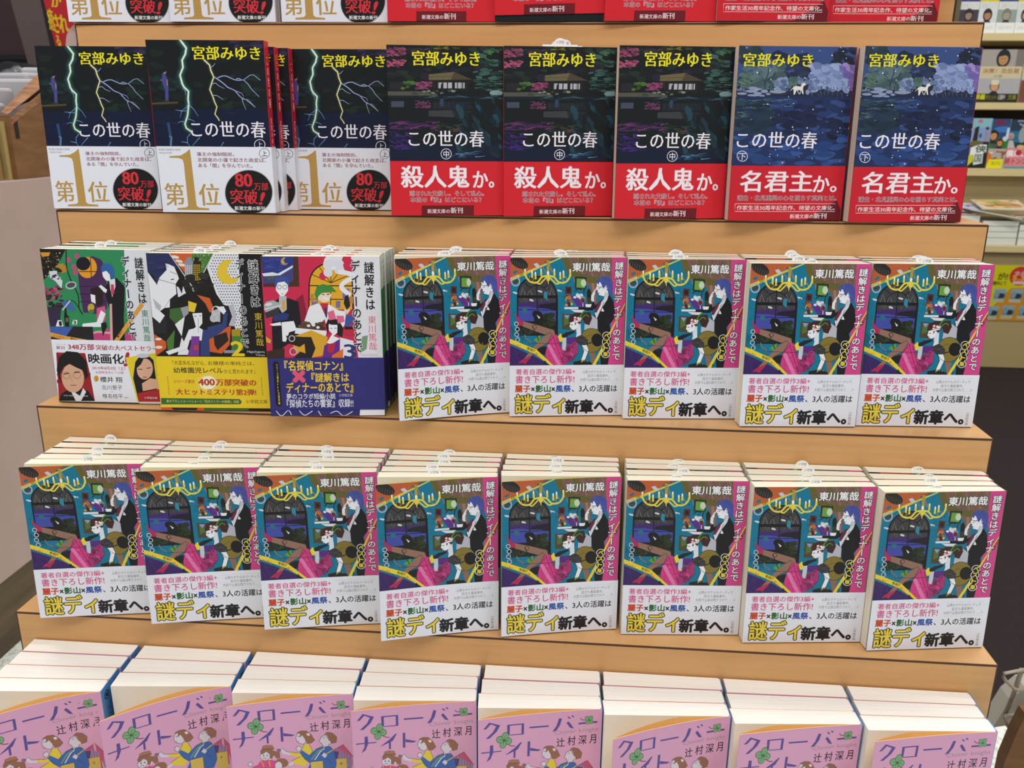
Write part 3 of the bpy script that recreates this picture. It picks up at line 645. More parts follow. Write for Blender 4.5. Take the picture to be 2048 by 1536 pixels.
    p.vtext('謎解きは', 952, 128, 1090, 565, '#1d1b1f', 0.022, '#dfe1ea', 0.05, wide=0.95); p.vtext('ディナーのあとで', 822, 118, 1000, 908, '#1d1b1f', 0.022, '#dfe1ea', 0.05, wide=0.95)
    p.vtext('東川篤哉', 1022, 612, 1128, 915, '#3a9064', 0.0)
    p.rect(100, 1468, 1300, 1540, '#2a2a30'); p.rect(1020, 1468, 1300, 1540, '#eceef4')
    b = Print(BW, BH, Q, (0, T, BW, F))
    b.rect(-20, 898, 1400, 1560, '#e9ecf7')
    b.text('シリーズ', 206, 930, 304, 946, '#9a3040'); b.text('累計', 208, 952, 300, 985, '#9a3040', 0, 0.03); b.text('348万部', 322, 930, 580, 990, '#a82838', 0.012, 0.05); b.text('突破の大ベストセラー', 590, 940, 1190, 1000, '#a82838', 0, 0.04)
    b.poly([(210, 1012), (490, 1018), (535, 1200), (585, 1466), (236, 1466)], '#9c2228')
    for k in range(5): b.poly([(215, 1030 + k * 60), (540, 1240 - k * 10), (545, 1260), (222, 1060 + k * 60)], '#b5343a' if k % 2 else '#86191f')
    b.poly([(236, 1466), (260, 1400), (340, 1350), (440, 1350), (520, 1370), (585, 1466)], '#1b181c'); b.poly([(340, 1350), (440, 1420), (470, 1345), (500, 1380), (450, 1466), (400, 1466)], '#e8e8ee')
    b.ell(372, 1250, 108, 138, '#d9a98c', -6, 22); b.poly([(215, 1180), (235, 1060), (310, 1000), (420, 1010), (500, 1090), (520, 1230), (495, 1260), (470, 1180), (400, 1150), (340, 1120), (280, 1150), (250, 1210), (250, 1290)], '#191618')
    b.line([(285, 1215), (335, 1205)], 9, '#3a2a24'); b.line([(385, 1200), (440, 1195)], 9, '#3a2a24'); b.ring(310, 1228, 34, 3, '#6a4a40', 18); b.ring(412, 1222, 36, 3, '#6a4a40', 18); b.line([(350, 1320), (408, 1318)], 9, '#a8604e'); b.line([(362, 1230), (352, 1275), (376, 1280)], 5, '#b98a70')
    b.text('映画化', 518, 1022, 868, 1118, '#1b181c', 0.02, 0.05); b.text('!', 890, 1012, 932, 1138, '#b02838', 0.03, skew=0.3)
    b.text('2013年8月3日（土）', 556, 1140, 880, 1176, '#a82838', 0.01); b.text('全国東宝系にて公開', 588, 1184, 862, 1212, '#a82838')
    b.ell(598, 1256, 25, 30, '#e0a838'); b.vtext('出演', 586, 1234, 612, 1280, '#5a3a14'); b.text('櫻井 翔', 632, 1238, 850, 1292, '#1f1c20', 0.01); b.text('北川景子', 648, 1316, 852, 1362, '#1f1c20'); b.text('椎名桔平', 656, 1396, 858, 1442, '#1f1c20'); b.text('ほか', 872, 1424, 912, 1442, '#4a464c'); b.ell(752, 1380, 4, 4, '#1f1c20')
    b.poly([(880, 1058), (1290, 1010), (1330, 1470), (998, 1470)], '#e2cf2a'); b.poly([(955, 1250), (975, 1100), (1020, 1040), (1090, 1030), (1150, 1080), (1175, 1250), (1200, 1470), (1010, 1470)], '#1c181b')
    b.ell(1068, 1165, 78, 98, '#e0b195', 4, 20); b.line([(1005, 1165), (1045, 1168)], 7, '#3a2622'); b.line([(1085, 1160), (1125, 1150)], 7, '#3a2622'); b.line([(1050, 1242), (1085, 1240)], 9, '#b05a58'); b.poly([(985, 1160), (1010, 1080), (1060, 1060), (1030, 1120)], '#1c181b'); b.ell(1048, 1042, 62, 20, '#c9ccd2')
    b.poly([(1040, 1300), (1120, 1250), (1180, 1260), (1210, 1340), (1110, 1360), (1050, 1370)], '#e0b195'); b.poly([(1000, 1390), (1210, 1350), (1225, 1470), (1010, 1470)], '#b02830')
    b.text('小学館文庫', 1062, 1422, 1192, 1446, '#f2e4e4')
    b.text('©2013映画製作委員会', 280, 1408, 520, 1426, '#d8d8de')
    return p, b, T, F

def art_orange():
    Q = [(38, 55), (1118, 62), (208, 1492), (1232, 1507)]
    T, F = band_y(Q, BH, 690, 1008), band_y(Q, BH, 700, 1474)
    p = Print(BW, BH, Q, (0, 0, BW, BH - 0.2))
    p.rect(-20, 0, 1300, 1560, '#1e1a1a')
    p.poly([(255, 40), (470, 40), (470, 300), (420, 260)], '#cf5e2a'); p.poly([(465, 40), (665, 40), (560, 280), (470, 300)], '#4a7a34')
    for x, y in ((310, 90), (350, 130), (380, 165)): p.ell(x, y, 40, 14, '#e6dfd6', 12, 10, 0.15)
    rg = random.Random(9)
    for i in range(34): p.ell(rg.uniform(480, 640), rg.uniform(60, 190), 3, 3, '#dfe4c8', 0, 6)
    p.poly([(665, 40), (900, 60), (960, 760), (880, 780), (860, 560), (770, 530), (700, 430), (650, 300), (610, 190)], '#e2e3ea')
    for j in range(27):
        for i in range(13):
            x, y = 640 + i * 24 + (j % 2) * 12, 72 + j * 26
            if x > 630 + max(0, (y - 200)) * 0.42 and x < 890 + (y - 60) * 0.07 and (y > 180 or x > 720 - y * 0.5): p.ell(x, y, 6, 6, '#3a3660', 0, 7)
    p.poly([(900, 55), (1200, 55), (1260, 1010), (960, 1010)], '#1b181a')
    p.line([(255, 55), (500, 400)], 9, '#d8d8dc'); p.line([(668, 55), (510, 370)], 9, '#d8d8dc'); p.ring(502, 380, 32, 9, '#b8babf', 16); p.rect(488, 405, 520, 440, '#a2a4aa')
    p.poly([(398, 125), (480, 125), (480, 330), (410, 270)], '#8f929c'); p.poly([(480, 125), (555, 130), (545, 260), (495, 340), (480, 330)], '#26221c'); p.rect(418, 92, 465, 128, '#8f929c'); p.rect(490, 92, 530, 128, '#26221c')
    for j in range(9):
        for i in range(4):
            p.rect(405 + i * 18, 165 + j * 15, 415 + i * 18, 174 + j * 15, '#d8d9e0'); p.rect(486 + i * 16, 160 + j * 17, 496 + i * 16, 170 + j * 17, '#d6b62e')
    p.curve([(860, 120), (760, 130), (710, 210), (740, 300), (830, 330), (905, 290)], 8, '#cfae2a')
    p.poly([(845, 122), (770, 125), (710, 175), (700, 250), (740, 320), (820, 345), (880, 325), (912, 280), (840, 285), (800, 240), (800, 180)], '#e4c334')
    blobs(p, 20, 350, 260, 640, 400, 22, 50, ['#2b2422', '#35302e', '#221c1c'], 131)
    # large profile
    p.poly([(60, 230), (150, 350), (150, 250), (220, 150), (300, 170), (335, 250), (350, 290), (320, 340), (330, 430), (270, 480), (270, 555), (220, 560), (180, 590), (225, 630), (180, 700), (110, 640)], '#e9eaf1')
    p.poly([(40, 60), (250, 60), (300, 130), (340, 200), (300, 180), (220, 140), (235, 210), (170, 280), (145, 350), (120, 270), (60, 230)], '#2b3058'); streaks(p, 20, 60, 90, 230, 230, 60, 110, 5, ['#3c4478', '#20244a'], 132, -12)
    p.poly([(110, 470), (190, 540), (180, 590), (140, 560)], '#b4b6c0'); p.line([(150, 295), (330, 345)], 4, '#4a4a54'); p.line([(275, 300), (305, 295)], 8, '#2a2a34'); p.line([(265, 225), (330, 250)], 4, '#4a4a54'); p.line([(225, 555), (270, 480)], 3, '#6a6a74')
    p.poly([(110, 640), (180, 700), (225, 630), (250, 700), (240, 800), (140, 790)], '#26262c')
    p.poly([(330, 360), (345, 460), (400, 450), (420, 430), (390, 360), (380, 430), (350, 370)], '#dfe1ea')
    p.ell(490, 560, 200, 150, '#1e1a1a', -10)
    # harlequin ground and figures
    p.poly([(270, 570), (410, 550), (400, 660), (320, 700), (270, 650)], '#3f6634'); p.poly([(320, 710), (410, 640), (385, 820)], '#e6e7ee'); p.poly([(245, 860), (320, 760), (310, 960), (260, 950)], '#4a7a34'); p.poly([(385, 830), (470, 990), (350, 990)], '#e6e7ee'); p.poly([(370, 560), (440, 540), (445, 610), (400, 650)], '#9a9ca6')
    p.poly([(130, 800), (240, 870), (245, 930), (150, 1000)], '#cf5e2a'); p.ell(175, 920, 34, 14, '#e6dfd6'); p.ell(170, 845, 30, 12, '#e6dfd6')
    p.poly([(520, 440), (640, 470), (690, 600), (640, 600), (600, 520)], '#cf5e2a'); p.poly([(640, 830), (760, 760), (840, 720), (830, 900), (760, 980), (640, 960)], '#cf5e2a'); p.poly([(680, 820), (800, 780), (820, 860), (720, 950), (690, 900)], '#2a2220')
    p.poly([(650, 680), (660, 590), (740, 560), (740, 690)], '#b8bac2'); p.ring(700, 580, 40, 9, '#c8cad0', 18); p.ring(680, 655, 36, 9, '#c8cad0', 18)
    p.poly([(560, 750), (650, 730), (760, 700), (770, 610), (810, 605), (800, 740), (740, 790), (640, 850), (650, 1000), (560, 1000)], '#34417a'); p.poly([(700, 550), (770, 545), (795, 590), (770, 620), (730, 580)], '#e9eaf1')
    p.poly([(470, 610), (500, 540), (570, 560), (630, 650), (620, 760), (570, 760), (470, 740), (440, 800), (455, 700)], '#1b181a'); p.poly([(480, 610), (570, 605), (575, 700), (545, 740), (580, 760), (570, 860), (460, 850), (480, 760), (515, 735)], '#e9eaf1')
    p.poly([(450, 760), (490, 750), (440, 930), (270, 990), (240, 960), (390, 910)], '#e9eaf1'); p.poly([(475, 820), (550, 820), (550, 1000), (440, 1000), (470, 900)], '#7a3a94'); p.rect(500, 905, 540, 945, '#c2452a')
    p.poly([(440, 495), (520, 520), (500, 600), (445, 590)], '#e4c334'); p.line([(500, 635), (520, 635)], 6, '#33333d'); p.line([(545, 632), (562, 632)], 6, '#33333d'); p.line([(535, 650), (540, 790)], 3, '#55555f')
    p.poly([(815, 540), (860, 520), (890, 640), (870, 730), (820, 720), (850, 640)], '#b8bac2'); p.poly([(845, 760), (930, 750), (930, 820), (850, 820)], '#a88f2a'); p.rect(850, 820, 960, 950, '#4a7a34'); p.rect(780, 948, 900, 975, '#8f929c')
    p.text('2', 845, 868, 966, 1000, '#e8cb2e', 0.02, 0.07)
    p.vtext('謎解きは', 980, 112, 1122, 560, '#1b181a', 0.012, '#e6e7ee', 0.045, wide=0.95); p.vtext('ディナーのあとで', 862, 105, 1022, 935, '#1b181a', 0.012, '#e6e7ee', 0.045, wide=0.95)
    p.vtext('東川篤哉', 1050, 602, 1154, 915, '#e2c52e', 0.0); p.text('Higashigawa', 994, 952, 1160, 980, '#d8d9de'); p.text('Tokuya', 1072, 984, 1162, 1008, '#d8d9de')
    p.poly([(100, 1440), (1300, 1440), (1300, 1560), (100, 1560)], '#3f6634'); p.poly([(100, 1440), (600, 1440), (610, 1560), (100, 1560)], '#cf5e2a'); p.poly([(260, 1440), (560, 1440), (540, 1560), (330, 1560)], '#26221c'); p.poly([(1020, 1440), (1300, 1440), (1300, 1560), (1020, 1560)], '#1e1a1a')
    b = Print(BW, BH, Q, (0, T, BW, F)); Y = '#eacb26'
    b.rect(-20, 1010, 1400, 1600, Y); k = '#3a3020'
    b.text('「大変失礼ながら、', 302, 1040, 612, 1085, k); b.text('お嬢様の単純さは、', 630, 1046, 1064, 1090, k); b.text('幼稚園児レベル', 312, 1102, 775, 1160, k, 0.012); b.text('かと思われます」', 782, 1122, 1072, 1166, k)
    for a in range(22):
        t = 2 * math.pi * a / 22; b.poly([(635 + 60 * math.cos(t - .08), 1245 + 50 * math.sin(t - .08)), (635 + 60 * math.cos(t + .08), 1245 + 50 * math.sin(t + .08)), (635 + 125 * math.cos(t), 1245 + 100 * math.sin(t))], '#f7f0c0')
    b.ell(635, 1245, 78, 62, '#f9f4d2'); r = '#b8382a'
    b.text('シリーズ累計', 316, 1214, 516, 1250, r, 0, 0.03); b.text('400', 546, 1208, 700, 1270, r, 0.01, 0.08); b.text('万部突破の', 706, 1210, 1085, 1276, r, 0.0, 0.05); b.text('大ヒットミステリ第2弾!', 340, 1296, 1085, 1362, r, 0.0, 0.05)
    for i in range(9):
        b.ell(262 + i * 2.2, 1192 + i * 19, 5, 5, '#8a5a1a', 0, 6); b.ell(1130 + i * 1.8, 1202 + i * 19, 5, 5, '#8a5a1a', 0, 6)
    b.poly([(203, 1382), (930, 1395), (952, 1418), (940, 1442), (208, 1440)], '#3a6a3a'); b.text('書き下ろしショートショート『忠犬バトラーの推理?』収録', 254, 1397, 926, 1432, '#e8e070'); b.text('小学館文庫', 985, 1400, 1192, 1438, k)
    return p, b, T, F

def art_red():
    Q = [(28, 88), (1110, 84), (145, 1505), (1168, 1480)]
    T, F = band_y(Q, BH, 600, 983), band_y(Q, BH, 600, 1440)
    p = Print(BW, BH, Q, (0, 0, BW, BH - 0.2))
    p.rect(-20, 0, 1300, 1560, '#cc2c50')
    p.poly([(850, 60), (1300, 60), (1300, 1560), (990, 1560), (905, 800), (880, 430)], '#e2e3ec')
    p.poly([(25, 80), (372, 80), (388, 355), (60, 360)], '#4a3024'); p.poly([(38, 92), (328, 92), (332, 310), (60, 335)], '#2f3a86')
    p.poly([(45, 250), (140, 225), (230, 235), (330, 170), (332, 310), (60, 330)], '#45427a'); p.poly([(45, 240), (140, 228), (190, 240), (325, 165), (325, 185), (210, 255), (60, 265)], '#dfe3ee'); p.ell(250, 130, 34, 34, '#d8b030'); p.ell(268, 122, 26, 26, '#2f3a86')
    streaks(p, 24, 50, 110, 300, 210, 30, 70, 6, ['#4a58a8', '#24306e', '#5a6ab8'], 140); blobs(p, 8, 90, 255, 200, 290, 14, 24, ['#3f6a3a', '#5a3a5a'], 141)
    wd = [(470, 560), (470, 320)] + [(672 - 200 * math.cos(a), 320 - 185 * math.sin(a)) for a in [math.pi * i / 14 for i in range(15)]] + [(880, 560)]
    p.poly(wd, '#221a18'); w2 = [(482, 555), (482, 325)] + [(672 - 188 * math.cos(a), 320 - 172 * math.sin(a)) for a in [math.pi * i / 14 for i in range(15)]] + [(868, 555)]
    p.poly(w2, '#e3a92c')
    for a in (25, 55, 90, 125, 155): p.line([(672, 320), (672 - 190 * math.cos(math.radians(a)), 320 - 174 * math.sin(math.radians(a)))], 6, '#221a18')
    p.line([(475, 345), (875, 345)], 9, '#221a18'); p.line([(475, 465), (875, 465)], 8, '#221a18'); p.line([(672, 345), (672, 555)], 6, '#221a18'); p.ell(598, 260, 32, 36, '#cc2c50'); p.ell(815, 155, 70, 55, '#cc2c50')
    for x, y, w_, h in ((490, 420, 30, 70), (530, 440, 30, 60), (780, 370, 60, 100), (835, 440, 40, 60), (720, 480, 40, 60), (500, 490, 60, 60)): p.rect(x, y, x + w_, y + h, '#b9864a' if x % 20 else '#7a6aa8')
    blobs(p, 24, 640, 110, 760, 230, 28, 50, ['#e9eaf0', '#dcdde6'], 142, 0.9, 0.1); p.curve([(740, 220), (850, 240), (880, 270), (800, 310), (770, 360), (850, 430)], 42, '#e9eaf0'); p.poly([(650, 60), (780, 60), (760, 130), (660, 120)], '#e2e3ec')
    p.poly([(355, 470), (420, 420), (450, 560), (470, 650), (400, 700)], '#8a1f38')
    # waiter
    p.poly([(160, 490), (200, 460), (300, 460), (380, 490), (410, 700), (390, 800), (240, 900), (250, 1000), (150, 1000), (150, 900), (140, 700)], '#1e1b20')
    p.poly([(205, 440), (270, 440), (275, 560), (235, 590), (200, 540)], '#b8bac4'); p.poly([(232, 478), (258, 478), (262, 570), (235, 560)], '#d8a832'); p.poly([(170, 330), (205, 300), (280, 310), (285, 390), (250, 440), (215, 440), (175, 390)], '#eceef4')
    p.poly([(160, 330), (165, 280), (210, 262), (270, 268), (298, 300), (292, 350), (272, 330), (250, 310), (190, 320), (172, 370)], '#3f4f9c'); p.ring(205, 360, 20, 4, '#3a3a48', 14); p.ring(255, 360, 20, 4, '#3a3a48', 14); p.line([(225, 420), (245, 420)], 4, '#6a5a6a')
    p.poly([(65, 520), (90, 490), (150, 478), (205, 500), (225, 525), (90, 590), (75, 570)], '#a9acb2'); p.line([(70, 560), (222, 522)], 10, '#d9dce0'); p.ell(110, 515, 34, 14, '#d9dce0', -10); p.poly([(75, 590), (200, 540), (210, 600), (90, 640)], '#3a3438'); p.poly([(150, 620), (240, 585), (300, 600), (280, 650), (160, 665)], '#2f3a76')
    p.poly([(230, 672), (340, 660), (368, 740), (300, 760), (270, 845), (240, 840)], '#eceef4'); p.poly([(120, 690), (220, 670), (230, 700), (150, 705)], '#eceef4')
    p.poly([(85, 800), (135, 830), (130, 860), (95, 850)], '#d8a832')
    # man in white, woman with bow, sofa
    p.poly([(545, 420), (590, 400), (680, 420), (660, 480), (610, 495), (560, 470)], '#eed9c4'); p.poly([(525, 420), (545, 350), (600, 330), (680, 350), (725, 400), (680, 400), (590, 410), (560, 440), (550, 480)], '#3f8a3c'); p.line([(600, 450), (655, 465)], 9, '#f6f2ea'); p.line([(590, 420), (615, 425)], 7, '#2a1c18'); p.line([(635, 422), (660, 422)], 7, '#2a1c18')
    p.poly([(430, 680), (480, 530), (560, 500), (600, 540), (660, 510), (740, 560), (800, 570), (830, 640), (780, 720), (640, 720), (620, 640), (560, 700)], '#e9eaf0'); p.poly([(575, 500), (650, 500), (640, 640), (600, 560)], '#c02c48'); p.poly([(612, 540), (636, 540), (640, 620), (626, 620)], '#33386a')
    p.poly([(790, 560), (830, 540), (850, 560), (820, 600)], '#e8d2be'); p.poly([(800, 440), (830, 420), (850, 520), (820, 560), (790, 500)], '#2a2426'); p.poly([(810, 600), (880, 610), (900, 720), (800, 700)], '#3f55a0')
    blobs(p, 22, 400, 680, 620, 740, 26, 40, ['#5a4030', '#4a3426', '#664a38'], 143, 0.7); p.poly([(360, 720), (640, 745), (630, 800), (520, 790), (350, 770)], '#e9eaf0')
    p.poly([(330, 800), (500, 740), (650, 800), (620, 960), (420, 1000), (340, 900)], '#d9a62e'); p.poly([(270, 790), (420, 800), (500, 800), (540, 900), (500, 1000), (330, 1000), (430, 900), (300, 860)], '#2b1f1a'); p.poly([(360, 915), (440, 860), (450, 945)], '#d9a62e'); p.poly([(100, 930), (260, 900), (260, 1010), (100, 1010)], '#3a2a20')
    for x, y in ((475, 700), (520, 695), (560, 715)): p.ell(x, y, 16, 12, '#e4e6ee')
    p.ring(325, 815, 30, 9, '#b8bac2', 16); p.ring(340, 930, 36, 10, '#b8bac2', 16)
    p.poly([(630, 690), (650, 640), (740, 640), (790, 720), (780, 800), (720, 770), (700, 700), (660, 680), (650, 780)], '#221a1c'); p.poly([(655, 690), (735, 690), (735, 760), (700, 790), (760, 810), (740, 880), (640, 850), (690, 770), (660, 740)], '#eceef4'); p.line([(670, 722), (690, 722)], 5, '#33333d'); p.line([(708, 720), (728, 720)], 5, '#33333d')
    p.poly([(645, 580), (700, 560), (725, 640), (660, 650)], '#e2668e'); p.poly([(725, 610), (790, 610), (800, 660), (740, 680)], '#e2668e'); p.poly([(620, 870), (700, 850), (780, 800), (770, 960), (700, 1010), (600, 1010)], '#6a2a8a'); p.poly([(650, 860), (720, 850), (700, 940), (650, 930)], '#b8284a'); p.poly([(760, 800), (880, 830), (900, 1010), (760, 1010)], '#e2e3ec'); p.poly([(690, 960), (790, 900), (790, 1010), (690, 1010)], '#e0702e')
    p.poly([(905, 640), (905, 780), (800, 780), (800, 740)], '#c02c48'); p.rect(800, 705, 905, 730, '#221a18')
    p.poly([(960, 790), (1010, 780), (1000, 900), (940, 940)], '#7a9a78')
    p.text('3', 800, 862, 905, 985, '#2f3a76', 0.01, 0.06)
    p.vtext('謎解きは', 962, 128, 1080, 562, '#1d1b1f', 0.022, '#e2e3ec', 0.05, wide=0.95); p.vtext('ディナーのあとで', 838, 118, 974, 935, '#1d1b1f', 0.022, '#e2e3ec', 0.05, wide=0.95)
    p.vtext('東川篤哉', 1004, 606, 1098, 912, '#d8566e', 0.0); p.text('Higashigawa', 945, 942, 1100, 962, '#e08a9a')
    p.poly([(100, 1420), (1300, 1400), (1300, 1560), (100, 1560)], '#2f2f72'); p.poly([(948, 1400), (1300, 1400), (1300, 1560), (948, 1560)], '#eceef4')
    for q in ([(190, 1455), (240, 1500), (300, 1450), (330, 1490)], [(400, 1450), (450, 1490), (520, 1450)], [(570, 1450), (600, 1495)], [(680, 1470), (740, 1450), (800, 1490), (880, 1450)]): p.curve(q, 7, '#dfe1ea')
    b = Print(BW, BH, Q, (0, T, BW, F)); V = '#33307a'
    b.rect(-20, 985, 1400, 1600, V); Yb = '#ecc93a'
    b.poly([(155, 1035), (172, 1018), (200, 1020), (212, 1040), (242, 1400), (228, 1418), (200, 1412), (188, 1395)], '#15132a'); b.vtext('シリーズ累計400万部突破', 180, 1035, 232, 1400, '#e8d24a', 0.01, wide=0.8)
    b.text('『名探偵コナン』', 258, 1012, 790, 1092, Yb, 0.022); b.text('×', 340, 1104, 446, 1194, '#e25a78', 0.05); b.text('『謎解きは', 505, 1116, 845, 1190, Yb, 0.022); b.text('ディナーのあとで』', 278, 1204, 884, 1282, Yb, 0.022)
    b.text('夢のコラボ短編小説', 282, 1302, 726, 1342, '#e6e7f0', 0.012); b.text('小学館文庫', 755, 1296, 880, 1320, '#c8c8dc'); b.text('『探偵たちの饗宴』収録!!', 284, 1352, 888, 1412, '#e6e7f0', 0.012)
    return p, b, T, F

def clover_leaf(p, cx, cy, r, rot=0):
    for k in range(4):
        a = math.radians(rot + 90 * k); x, y = cx + r * 0.52 * math.cos(a), cy + r * 0.52 * math.sin(a)
        p.ell(x, y, r * 0.50, r * 0.44, '#2f5234', rot + 90 * k, 16); p.ell(x, y, r * 0.44, r * 0.38, '#79ae7c', rot + 90 * k, 16)
    for k in range(4):
        a = math.radians(rot + 90 * k); p.line([(cx, cy), (cx + r * 0.7 * math.cos(a), cy + r * 0.7 * math.sin(a))], r * 0.06, '#2f5234', 0.4)

def art_clover():
    Q = [(100, 327), (1935, 147), (322, 2428), (2047, 2210)]
    p = Print(BW, KH, Q, (0, 0, BW, KH))
    p.rect(-300, -100, 2400, 2600, '#dfa4c8'); V = '#5a4a96'
    # lettering of the title, drawn as shapes
    p.poly([(195, 468), (275, 366), (445, 408), (400, 500), (300, 598), (245, 603), (345, 505), (385, 420), (300, 392), (240, 462)], V)
    p.poly([(548, 402), (800, 380), (812, 540), (598, 556), (596, 545), (775, 530), (765, 400), (590, 415), (600, 545), (565, 548)], V)
    p.poly([(885, 432), (1172, 408), (1172, 430), (888, 454)], V)
    p.poly([(1315, 304), (1358, 308), (1340, 400), (1290, 485), (1232, 502), (1285, 420)], V); p.poly([(1430, 370), (1460, 346), (1512, 400), (1548, 448), (1490, 436)], V); p.poly([(1436, 282), (1460, 275), (1490, 303), (1468, 308)], V); p.poly([(1490, 262), (1512, 256), (1538, 276), (1516, 286)], V)
    p.poly([(1606, 362), (1890, 320), (1890, 346), (1610, 386)], V)
    p.poly([(200, 798), (500, 774), (500, 788), (200, 815)], V); p.poly([(322, 698), (366, 694), (380, 800), (345, 895), (288, 938), (328, 850)], V)
    p.poly([(775, 655), (795, 655), (740, 760), (570, 842), (575, 830), (690, 740)], V); p.poly([(682, 770), (712, 755), (718, 878), (690, 880)], V)
    p.poly([(880, 645), (918, 640), (930, 855), (894, 860)], V); p.poly([(925, 735), (1090, 762), (1050, 782), (930, 778)], V)
    p.curve([(580, 680), (640, 706), (695, 708)], 13, '#8a4a6a'); clover_leaf(p, 525, 625, 118, 10); p.curve([(1628, 292), (1660, 318), (1710, 318)], 12, '#8a4a6a'); clover_leaf(p, 1760, 315, 72, 35)
    p.rtext('Clover knight', (1270, 560), (1915, 478), 72, '#a8939e', -0.012)
    for ch, x, y in (('辻', 1310, 590), ('村', 1468, 565), ('深', 1628, 545), ('月', 1790, 525)):
        p.text(ch, x, y, x + (125 if ch != '月' else 98), y + 118, '#2e2030', 0.01)
    ol = '#5a4a55'; sk = '#dcd3e2'; hair = '#97664e'
    # small girl with hat
    p.ell(735, 1050, 75, 70, sk, 0, 18); p.poly([(600, 1000), (640, 960), (740, 955), (790, 990), (870, 1010), (880, 1090), (835, 1105), (790, 1060), (760, 1120), (735, 1060), (690, 1000), (640, 1010), (610, 1050)], hair); p.ell(665, 1060, 72, 72, ol, 0, 20); p.ell(665, 1060, 67, 67, sk, 0, 20)
    p.poly([(592, 1040), (620, 985), (700, 975), (780, 1000), (760, 1090), (735, 1110), (735, 1040), (680, 1000), (640, 1030)], hair); p.poly([(585, 1005), (620, 955), (625, 915), (690, 900), (770, 905), (790, 945), (790, 975), (680, 955)], '#a8745e'); p.line([(615, 960), (795, 955)], 10, '#7a4a48'); p.ell(645, 1055, 9, 11, '#4a3a44'); p.ell(695, 1055, 9, 11, '#4a3a44'); p.ell(660, 1100, 24, 16, ol); p.ell(660, 1102, 18, 11, '#e9dfe8')
    p.poly([(600, 1130), (740, 1120), (830, 1140), (850, 1240), (780, 1400), (560, 1400), (480, 1220), (560, 1190)], '#d84a86'); p.line([(615, 1140), (650, 1220)], 14, '#e0b23c'); p.line([(720, 1130), (740, 1220)], 14, '#e0b23c'); p.ell(455, 1175, 34, 30, sk, 0, 12); p.ring(455, 1175, 34, 5, ol, 14)
    # baby
    p.ell(905, 1170, 92, 70, '#97664e', 8, 18, 0.05); p.ell(860, 1210, 50, 60, sk, 0, 14)
    # hand with toy, mother in yellow
    p.poly([(880, 990), (920, 955), (960, 1000), (1030, 1020), (1030, 1060), (930, 1040)], sk); p.ell(862, 985, 32, 24, '#8a6a82', 10)
    p.poly([(1030, 1010), (1150, 1030), (1230, 900), (1300, 900), (1350, 1000), (1300, 1120), (1240, 1230), (1060, 1180), (1050, 1140), (1160, 1085), (1030, 1060)], '#e6cc3c'); p.line([(1030, 1012), (1150, 1032)], 6, ol); p.line([(1045, 1145), (1180, 1080)], 6, ol); p.poly([(1000, 1190), (1060, 1150), (1080, 1190), (1020, 1220)], sk)
    p.poly([(1105, 800), (1125, 745), (1200, 720), (1250, 800), (1250, 880), (1215, 905), (1150, 885), (1120, 865)], ol); p.poly([(1111, 800), (1130, 750), (1200, 725), (1245, 800), (1245, 875), (1212, 898), (1155, 880), (1125, 860)], sk)
    p.poly([(1120, 735), (1180, 705), (1260, 705), (1330, 760), (1380, 840), (1330, 885), (1270, 890), (1235, 820), (1200, 770), (1165, 800), (1165, 745)], hair); p.poly([(1258, 745), (1290, 735), (1318, 765), (1280, 780)], '#e8d8d8'); p.line([(1135, 790), (1170, 780)], 7, ol); p.ell(1140, 860, 14, 12, '#c79aac')
    # father in blue with bags
    p.poly([(1660, 980), (1790, 895), (1950, 1080), (1900, 1300), (1720, 1260)], '#c8507c')
    for k in range(6): p.poly([(1690 + k * 42, 965 + k * 20), (1712 + k * 42, 950 + k * 22), (1740 + k * 34, 1180 + k * 10), (1715 + k * 34, 1190 + k * 10)], '#7a90b8')
    p.poly([(1650, 1000), (1730, 1000), (1710, 1110), (1650, 1100)], '#4a3a7a')
    p.poly([(1150, 1000), (1200, 990), (1300, 1060), (1400, 970), (1500, 930), (1610, 935), (1660, 1000), (1700, 1200), (1650, 1320), (1250, 1320), (1320, 1180), (1240, 1120), (1190, 1060)], '#3a66b4')
    p.poly([(1110, 960), (1150, 925), (1200, 950), (1180, 1010), (1140, 1005)], sk); p.ring(1150, 965, 40, 5, ol, 14)
    p.poly([(1445, 860), (1470, 790), (1530, 760), (1600, 850), (1590, 900), (1580, 930), (1500, 960), (1490, 905)], ol); p.poly([(1452, 860), (1475, 795), (1530, 766), (1595, 850), (1585, 895), (1575, 925), (1505, 950), (1495, 900)], sk)
    p.poly([(1520, 750), (1570, 720), (1640, 735), (1700, 790), (1690, 870), (1620, 890), (1590, 840), (1560, 770)], hair); p.line([(1495, 810), (1525, 800)], 7, ol); p.ell(1470, 880, 14, 11, '#c79aac'); p.ell(1595, 868, 16, 22, sk)
    p.line([(1330, 1130), (1420, 1010), (1500, 960)], 22, '#6a9a6a'); p.line([(1380, 1130), (1460, 1010), (1520, 960)], 14, '#dfe0e8'); p.line([(1520, 1060), (1640, 980)], 16, '#c8b84a')
    for q in ([(1300, 900), (1350, 1000), (1310, 1090)], [(1230, 905), (1160, 1030)], [(1400, 970), (1500, 930), (1610, 935), (1660, 1000), (1700, 1200)], [(1190, 1060), (1240, 1120), (1320, 1180)], [(1500, 935), (1470, 1060)], [(1540, 1100), (1640, 1180)], [(1380, 840), (1330, 885), (1270, 890)], [(1120, 735), (1180, 705), (1260, 705), (1330, 760), (1380, 840)], [(1520, 750), (1570, 720), (1640, 735), (1700, 790), (1690, 870)], [(600, 1000), (640, 960)], [(870, 1010), (880, 1090), (835, 1105)], [(880, 990), (920, 955), (960, 1000), (1030, 1020)], [(1660, 980), (1790, 895), (1950, 1080)]): p.line(q, 5, ol)
